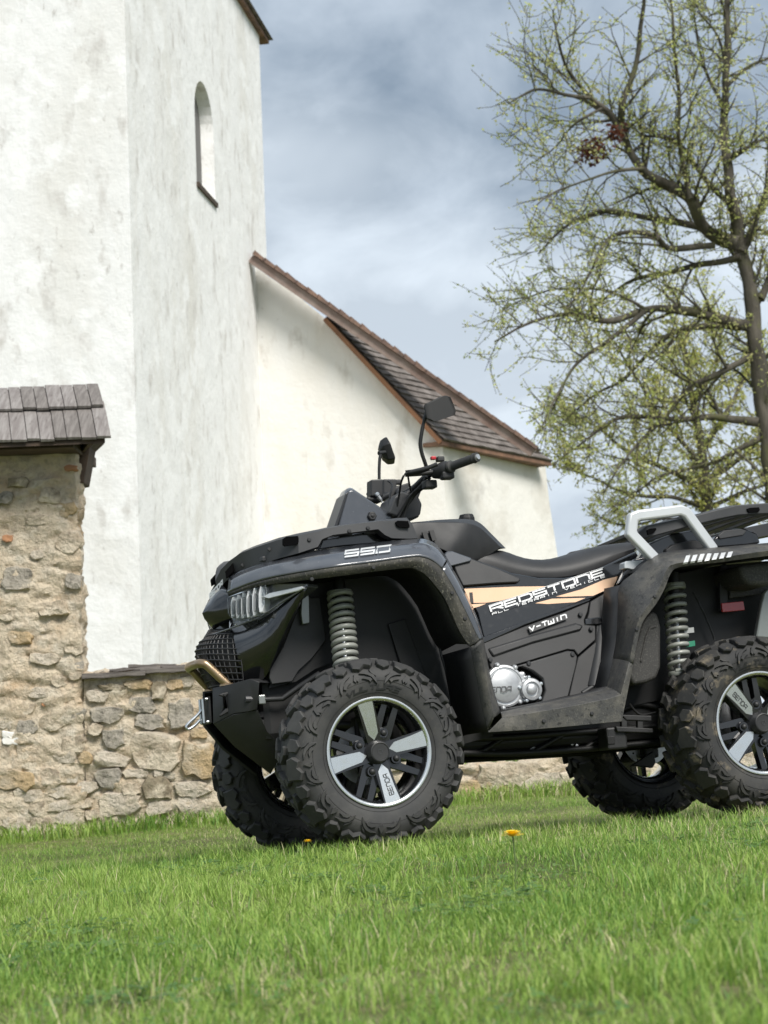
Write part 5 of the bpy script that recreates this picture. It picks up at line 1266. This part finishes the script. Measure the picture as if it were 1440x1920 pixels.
# steering head, meter and clamps
MB().prism([V(a, b_, .06) for a, b_ in ((735, 965), (748, 935), (764, 920), (790, 900), (795, 910), (785, 935), (790, 955), (786, 970), (768, 975), (745, 972))], (0, -.12, 0)).build('steering_head', MATTE, bike, bevel=.008)
MB().prism([V(a, b_, .085) for a, b_ in ((728, 962), (740, 932), (752, 921), (768, 926), (760, 950), (745, 968))], (0, -.17, 0)).build('meter', RACKP, bike, bevel=.006)
MB().prism([V(a, b_, .05) for a, b_ in ((774, 930), (786, 932), (792, 945), (789, 965), (776, 972), (766, 968), (768, 945))], (0, -.10, 0)).build('bar_clamp', MATTE, bike, bevel=.008)
# brake reservoirs
MB().prism([V(a, b_, -.10) for a, b_ in ((696, 899), (719, 898), (719, 931), (696, 930))], (0, -.06, 0)).build('brake_reservoir', MATTE, bike, bevel=.005)
MB().prism([V(a, b_, -.20) for a, b_ in ((719, 898), (744, 898), (744, 912), (768, 904), (766, 928), (740, 940), (719, 935))], (0, -.05, 0)).build('brake_reservoir', MATTE, bike, bevel=.005)
MB().tube([V(688, 935, -.12), V(705, 938, -.12), V(728, 928, -.14)], [.010, .016, .014], 8).build('brake_perch', MATTE, bike, smooth=60)
MB().lathe([(-.01, .0085), (.006, .0085), (.008, .006), (.008, 0)], 12, c=V(707, 927, -.09)).build('banjo_bolt', STEEL, bike)
MB().tube(catmull([V(707, 927, -.09), V(714, 937, -.09), V(720, 950, -.085), V(721, 968, -.08)], 5), [.007] * 6 + [.0035] * 10, 8).build('brake_hose', ENGINE, bike, smooth=60)
for i, (L, r_) in enumerate(((((757, 892, .22), (752, 905, .16), (748, 930, .10), (741, 968, .07)), .0045), (((765, 893, .20), (768, 910, .14), (772, 925, .09)), .004), (((800, 893, .20), (790, 910, .16), (770, 930, .12), (755, 955, .10), (745, 975, .09)), .006),
        (((806, 896, .18), (796, 912, .15), (778, 928, .11), (760, 955, .095), (752, 976, .085)), .006), (((796, 905, .17), (780, 922, .13), (766, 945, .11), (756, 974, .10)), .005), (((728, 902, -.10), (735, 910, -.05), (731, 930, .0), (729, 950, .04)), .004), (((760, 884, .24), (775, 882, .25), (800, 876, .25)), .005), (((758, 890, .23), (780, 886, .24), (805, 880, .24)), .005))):
    MB().tube(catmull([V(*p) for p in L], 5), r_, 6).build('cable', DARKP, bike, smooth=60)
# mirrors
def mirror_near():
    st = catmull([V(803, 888, .225), V(797, 868, .24), V(791, 850, .245), V(788, 833, .25), V(790, 815, .255), V(795, 790, .26), V(800, 776, .26)], 4)
    m = MB().tube(st, [.0075] * (len(st) - 6) + [.0065] * 2 + [.009] * 4, 10).build('mirror_stalk', DARKP, bike, smooth=60)
    MB().tube([V(799, 772, .26), V(808, 773, .275)], .011, 10).build('mirror_joint', DARKP, bike, smooth=60)
    f = [V(a, b_, .30) for a, b_ in ((802, 756), (832, 741), (840, 744), (850, 769), (849, 779), (814, 791), (808, 787))]
    c_ = sum(f, Vector()) / len(f); bkk = [c_ + (p - c_) * .55 + Vector((.038, -.012, -.004)) for p in f]; md = [c_ + (p - c_) * .86 + Vector((.022, -.006, 0)) for p in f]
    fr = [p + Vector((-.012, .0, 0)) for p in f]
    h_ = MB().loft([bkk, md, f, fr], closed=True, cap=True).build('mirror_housing', DARKP, bike, bevel=.004, smooth=35)
    h_.rotation_euler = (0, 0, 0)
mirror_near()
st = catmull([V(711, 898, -.20), V(711, 880, -.20), V(712, 860, -.20), V(714, 852, -.20)], 4)
MB().tube(st, .0065, 8).build('mirror_stalk', DARKP, bike, smooth=60)
MB().tube([V(710, 850, -.20), V(722, 848, -.21)], .009, 8).build('mirror_joint', DARKP, bike, smooth=60)
fm = [Vector((0, -.055, .045)), Vector((0, .03, .052)), Vector((0, .06, .02)), Vector((0, .045, -.045)), Vector((0, -.03, -.055)), Vector((0, -.06, -.02))]
c_ = V(728, 845, -.26); Rm = Matrix.Rotation(R(-14), 3, 'Z') @ Matrix.Rotation(R(16), 3, 'Y')
MB().loft([[c_ + Rm @ (p * .5 + Vector((.035, 0, 0))) for p in fm], [c_ + Rm @ (p * .9 + Vector((.02, 0, 0))) for p in fm], [c_ + Rm @ p for p in fm], [c_ + Rm @ (p + Vector((-.01, 0, 0))) for p in fm]], closed=True, cap=True).build('mirror_housing', DARKP, bike, bevel=.003, smooth=35)
MB().add([c_ + Rm @ (p * .9 + Vector((-.0112, 0, 0))) for p in fm], [tuple(range(6))]).build('mirror_glass', ALU, bike)
# ---- rear end ----------------------------------------------------------------------
rr_t = [(1196, 999, .36), (1212, 986, .39), (1300, 967, .41), (1345, 955, .41), (1380, 947, .41), (1440, 943, .41), (1500, 940, .40), (1560, 945, .34), (1590, 955, .0)]
rr_b = [(1200, 1012, .36), (1215, 1008, .39), (1290, 988, .41), (1345, 974, .41), (1385, 966, .41), (1440, 963, .41), (1500, 962, .40), (1555, 968, .34), (1586, 978, .0)]
t_, b2 = [V(*p) for p in rr_t], [V(*p) for p in rr_b]
def ins2(p, d): 
    q_ = Vector(p); return Vector((q_.x + (d if q_.x < -1.95 else 0), max(0, q_.y - d), q_.z))
ti2 = [ins2(p, .05) + Vector((0, 0, .006)) for p in t_]; bi2 = [ins2(p, .05) for p in b2]
rrk = MB().loft([full(L) for L in (bi2, b2, t_, ti2, bi2)]).build('rear_rack', RACKP, bike, smooth=38, bevel=.004)
for q_ in ([(1214, 994), (1219, 991), (1230, 990), (1231, 993), (1225, 1000), (1216, 1003)], [(1401, 954), (1406, 952), (1423, 951), (1425, 956), (1422, 960), (1405, 961)]):
    for mr in (False, True):
        mb = MB().prism([V(a, b_, .418 if a > 1300 else .402) for a, b_ in q_], (0, -.012, 0)); (mb.mirror() if mr else mb).build('rack_slot_shade', SHADEBLK, rrk)  # no cut-out: slot shade given as a black plate
for i in range(6):
    x = -1.40 - i * .11; MB().bar([(x, -.38, 1.155 - (x + 1.4) * .06), (x, 0, 1.165 - (x + 1.4) * .06), (x, .38, 1.155 - (x + 1.4) * .06)], .05, .018, (0, 0, 1)).build('rack_slat', RACKP, rrk, bevel=.004)
def grab(mr):
    L = [(1232, 1050, .43), (1182, 1001, .42), (1186, 971, .42), (1196, 967, .42), (1274, 957, .42), (1286, 962, .42), (1340, 1032, .43)]
    P = [V(*p) for p in L]; P = [Vector((p.x, .42, p.z)) for p in P]
    mb = MB().bar(P, .043, .034, (0, 1, 0)); (mb.mirror() if mr else mb).build('grab_rail', SILVER, bike, bevel=.009, smooth=50, seg=3)
grab(False)
sym(lambda mr: (lambda mb: (mb.mirror() if mr else mb).build('seat_latch_knob', SILVER, bike, bevel=.003, smooth=30))(MB().prism([V(a, b_, .37) for a, b_ in ((1171, 1055), (1174, 1052), (1206, 1050), (1211, 1053), (1208, 1062), (1200, 1068), (1193, 1066), (1186, 1068), (1178, 1066), (1171, 1066))], (0, -.05, 0))))
sym(lambda mr: px_panel('tail_panel', [(1195, 1052), (1215, 1020), (1240, 1008), (1262, 1000), (1320, 990), (1335, 1020), (1280, 1038), (1235, 1050)], .33, .04, GLOSS, mirror=mr, bevel=.006))
sym(lambda mr: px_panel('tail_panel_rib', [(1248, 1030), (1262, 1020), (1300, 1012), (1320, 1016), (1324, 1028), (1250, 1040)], .345, .03, MATTE, mirror=mr, bevel=.006))
sym(lambda mr: px_panel('tail_lamp', [(1345, 1003), (1362, 992), (1395, 990), (1420, 1000), (1426, 1018), (1400, 1022), (1350, 1026), (1330, 1024)], .36, .08, GLOSS, mirror=mr, bevel=.006))
sym(lambda mr: px_panel('tail_lamp_cap', [(1346, 1004), (1358, 994), (1390, 991), (1401, 995), (1394, 1004), (1350, 1011)], .368, .02, RACKP, mirror=mr, bevel=.004))
sym(lambda mr: px_panel('side_fairing', [(1160, 1095), (1175, 1065), (1190, 1048), (1225, 1040), (1190, 1076)], .36, .03, GLOSS, mirror=mr, bevel=.004))
# inside of the rear wheel arch
sym(lambda mr: px_panel('inner_rear_wall', [(1150, 1330), (1190, 1230), (1215, 1150), (1250, 1080), (1350, 1060), (1560, 1040), (1570, 1230), (1400, 1240), (1300, 1300)], .24, .02, DARKP, mirror=mr, bevel=None))
MB().prism([V(a, b_, .37) for a, b_ in ((1188, 1285), (1180, 1268), (1190, 1215), (1205, 1165), (1222, 1145), (1234, 1150), (1240, 1175), (1240, 1250), (1232, 1272), (1215, 1280))], (0, -.12, 0)).build('heat_shield', FLECK, bike, bevel=.02, seg=4, smooth=60)
MB().prism([V(a, b_, .375) for a, b_ in ((1200, 1240), (1210, 1195), (1218, 1175), (1232, 1172), (1232, 1176), (1221, 1180), (1214, 1200), (1204, 1243))], (0, -.02, 0)).build('shield_rib', FLECK, bike, bevel=.004)
px_panel('red_reflector', [(1353, 1131), (1394, 1127), (1397, 1144), (1355, 1148)], .30, .01, REDP, bevel=.002)
px_panel('rear_bracket', [(1350, 1060), (1362, 1056), (1366, 1120), (1358, 1150), (1350, 1145)], .28, .02, MATTE, bevel=.003)
px_panel('rear_silencer_guard', [(1418, 1195), (1432, 1112), (1438, 1105), (1480, 1098), (1480, 1200)], .36, .03, GREYP, bevel=.006)
MB().prism([V(a, b_, .46) for a, b_ in ((1385, 1060), (1450, 1050), (1460, 1085), (1440, 1098), (1405, 1098), (1392, 1085))], (0, -.3, 0)).build('silencer', FLECK, bike, bevel=.02, seg=4, smooth=60)
px_panel('rear_trim', [(1372, 1088), (1440, 1095), (1440, 1112), (1368, 1122)], .29, .02, FLECK, bevel=.003)
# ---- suspension ---------------------------------------------------------------------
def coil(name, p0, p1, rad, wire, turns, parent, m=SPRING):
    p0, p1 = Vector(p0), Vector(p1); ax = (p1 - p0); L = ax.length; ax.normalize(); e1 = ax.orthogonal().normalized(); e2 = ax.cross(e1); pts = []
    n = int(turns * 18)
    for i in range(n + 1):
        t = i / n; a = turns * 2 * math.pi * t; pts.append(p0 + ax * (L * (t + .010 * math.sin(6.28 * t))) + (e1 * math.cos(a) + e2 * math.sin(a)) * rad)
    return MB().tube(pts, wire, 7).build(name, m, parent, smooth=60)
def shock(top_, bot_, mr, rad, turns, wire):
    if mr: top_, bot_ = Vector((top_.x, -top_.y, top_.z)), Vector((bot_.x, -bot_.y, bot_.z))
    root = empty('shock_absorber', (0, 0, 0), bike)
    coil('spring', top_, bot_, rad, wire, turns, root)
    d = (bot_ - top_).normalized()
    MB().tube([top_ - d * .05, top_ + d * .12, top_ + d * .13], [.024, .024, .012], 14).build('damper_body', DARKP, root, smooth=50)
    MB().tube([top_ + d * .1, bot_ + d * .05], .009, 10).build('damper_rod', STEEL, root, smooth=60)
    MB().lathe([(-.01, rad + .005), (0, rad + .008), (.008, rad + .004), (.008, .01)], 20, axis='z', c=bot_).build('spring_seat', SPRING, root, smooth=50)
    MB().lathe([(-.008, .01), (-.008, rad + .004), (.0, rad + .008), (.01, rad + .004)], 20, axis='z', c=top_).build('spring_seat', SPRING, root, smooth=50)
    return root
for mr in (False, True):
    shock(V(637, 1112, .33), V(650, 1258, .40), mr, .0405, 11.5, .0100)
    shock(V(1264, 1098, .33), V(1274, 1262, .38), mr, .0375, 10.5, .0092)
    s = -1 if mr else 1
    for x0, zz in ((0, .30), (0, .44), (-WB, .30), (-WB, .44)):
        hubp = Vector((x0, s * .40, zz)); root = empty('suspension_arm', (0, 0, 0), bike)
        for dx_ in (-.16, .16): MB().tube([(x0 + dx_, s * .14, zz + .03), hubp], .016, 8).build('arm_tube', DARKP, root, smooth=60)
        MB().bar([(x0 - .09, s * .25, zz + .018), (x0 + .09, s * .25, zz + .018)], .03, .012, (0, 0, 1)).build('cross_plate', DARKP, root)
    for x0 in (0, -WB):
        MB().tube([(x0, s * .12, .36), (x0, s * .20, .355), (x0, s * .21, .352), (x0, s * .33, .34), (x0, s * .40, .33)], [.03, .045, .02, .02, .045], 12).build('drive_shaft', DARKP, bike, smooth=50)
        MB().box((x0, s * .40, .36), (.07, .06, .22)).build('hub_carrier', DARKP, bike, bevel=.01)
MB().tube([V(485, 1312, .25), V(530, 1310, .27), V(565, 1285, .3), V(600, 1262, .33)], .010, 8).build('brake_line_tube', MATTE, bike, smooth=60)
MB().bar([V(485, 1340, .20), V(540, 1338, .20)], .02, .02, (0, 1, 0)).build('frame_rail', DARKP, bike)
MB().bar([V(485, 1355, .20), V(540, 1352, .20)], .02, .02, (0, 1, 0)).build('frame_rail', DARKP, bike)
# frame, skid plate and its bolts
sk = [V(a, b_, .20) for a, b_ in ((880, 1385), (920, 1376), (1165, 1357), (1240, 1345), (1240, 1400), (1165, 1408), (960, 1420), (870, 1425))]
MB().prism(sk, (0, -.40, 0)).build('skid_plate', SHADEBLK, bike, bevel=.01)  # near-black colour paints the underside shade over the plate
for (a, b_) in ((924, 1408), (1000, 1402), (1072, 1395), (1081, 1398), (1036, 1380), (996, 1406)):
    MB().lathe([(0, .006), (.006, .006), (.007, 0)], 8, c=V(a, b_, .203)).build('skid_bolt', ENGINE, bike)
MB().box(V(1148, 1385, .30), (.085, .09, .085)).build('trailing_mount', MATTE, bike, bevel=.008)
MB().box(V(1146, 1388, .347), (.03, .004, .03)).build('mount_hole', DARKP, bike, bevel=.004)
arm_pl = MB(); arm_pl.prism([V(a, b_, .36) for a, b_ in ((1165, 1340), (1222, 1342), (1222, 1352), (1175, 1350))], (0, -.03, 0)); arm_pl.prism([V(a, b_, .36) for a, b_ in ((1155, 1362), (1225, 1366), (1225, 1374), (1158, 1372))], (0, -.03, 0))
arm_pl.build('trailing_arm', MATTE, bike, bevel=.003)
px_panel('arm_web', [(1166, 1346), (1176, 1345), (1176, 1372), (1166, 1370)], .355, .02, MATTE, bevel=.002)
px_panel('arm_web', [(1196, 1346), (1206, 1346), (1206, 1374), (1196, 1373)], .355, .02, MATTE, bevel=.002)
for L, r_ in ((((868, 1385), (960, 1382), (1100, 1372), (1230, 1362)), .013), (((868, 1412), (960, 1413), (1100, 1404), (1235, 1392)), .013), (((900, 1412), (950, 1380)), .010), (((1000, 1410), (1060, 1376)), .010), (((1095, 1404), (1150, 1370)), .010), (((1170, 1330), (1200, 1320), (1240, 1330)), .012), (((1165, 1300), (1190, 1290), (1235, 1296)), .010)):
    MB().tube(catmull([V(a, b_, .225) for a, b_ in L], 4), r_, 8).build('frame_tube', DARKP, bike, smooth=60)
for L, r_ in ((((560, 1300), (590, 1285), (620, 1262), (640, 1240)), .006), (((820, 1180), (828, 1230), (850, 1300), (870, 1380)), .005), (((1180, 1320), (1200, 1340), (1230, 1336)), .005), (((1300, 1110), (1320, 1150), (1335, 1185), (1340, 1200)), .004)):
    MB().tube(catmull([V(a, b_, .28) for a, b_ in L], 5), r_, 6).build('hose', MATTE, bike, smooth=60)
for (a, b_, y) in ((585, 1072 + 14, .56), (700, 1064, .585), (848, 1112, .588), (872, 1160, .588), (1194, 1180, .585), (1228, 1118, .585), (1020, 1352, .584), (1110, 1338, .584), (455, 1060, .16), (655, 996, .432), (580, 1012, .432), (505, 1030, .33), (690, 990, .432)):
    MB().lathe([(-.003, .0075), (.001, .0075), (.003, .0055), (.0032, 0)], 12, c=V(a, b_, y)).build('push_rivet', MATTE, bike, smooth=40)
cen = MB(); cen.box((-.75, 0, .62), (1.15, .44, .62)); cen.box((.12, 0, .62), (.40, .44, .42)); cen.box((-1.5, 0, .62), (.5, .42, .5)); cen.build('engine_block', DARKP, bike, bevel=.03)
px_panel('spring_label', [(1283, 1178), (1301, 1176), (1302, 1186), (1284, 1188)], .37, .002, LABELW)
px_panel('spring_label', [(1285, 1204), (1303, 1201), (1304, 1211), (1287, 1214)], .38, .002, GREENP)
px_panel('caliper_guard', [(1180, 1438), (1226, 1408), (1230, 1430), (1224, 1440), (1190, 1436)], -.32, .02, MATTE, bevel=.004)

# ================================================================ dandelions
YEL = mat('dandelion_yellow', (.90, .66, .015), .6, var=(60, (.85, .52, .01), .4, .7)); STEM = mat('dandelion_green', (.13, .19, .06), .6)
def dandelion(px, py, Y, s, label, seed):
    c_ = at(px, py, Y); g_ = Vector((c_.x, c_.y, gz(c_.x, c_.y))); root = empty('dandelion', g_); tag(root, label, 'flower', 'dandelions in the lawn')
    r = random.Random(seed); h = MB(); top_ = c_ - g_
    for ring, (nn, el, Lp) in enumerate(((22, .15, 1.0), (20, .5, .85), (15, .85, .62), (8, 1.2, .4))):
        for k in range(nn):
            a = 6.283 * k / nn + r.uniform(-.1, .1) + ring * .3; e = el + r.uniform(-.1, .1); d = Vector((math.cos(a) * math.cos(e), math.sin(a) * math.cos(e), math.sin(e))); sd = Vector((-math.sin(a), math.cos(a), 0))
            p0 = top_ + Vector((0, 0, -.3 * s)); p1 = top_ + d * s * Lp * .6 + Vector((0, 0, -.2 * s)); p2 = top_ + d * s * Lp + Vector((0, 0, -.25 * s)); w_ = .085 * s
            h.add([p0 - sd * w_ * .4, p0 + sd * w_ * .4, p1 + sd * w_, p1 - sd * w_, p2 + sd * w_ * .9, p2 - sd * w_ * .9], [(0, 1, 2, 3), (3, 2, 4, 5)])
    h.build('petals', YEL, root)
    MB().tube([Vector((0, 0, -.01)), top_ * .5 + Vector((.004, 0, 0)), top_ - Vector((0, 0, .3 * s))], [.0025, .0022, .002], 6).build('stem', STEM, root, smooth=60)
dandelion(961, 1562, 4.7, .027, 'yellow dandelion in the lawn between front and rear wheel', 3)
dandelion(577, 1576, 6.7, .015, 'small yellow dandelion beside the near front tyre', 4)
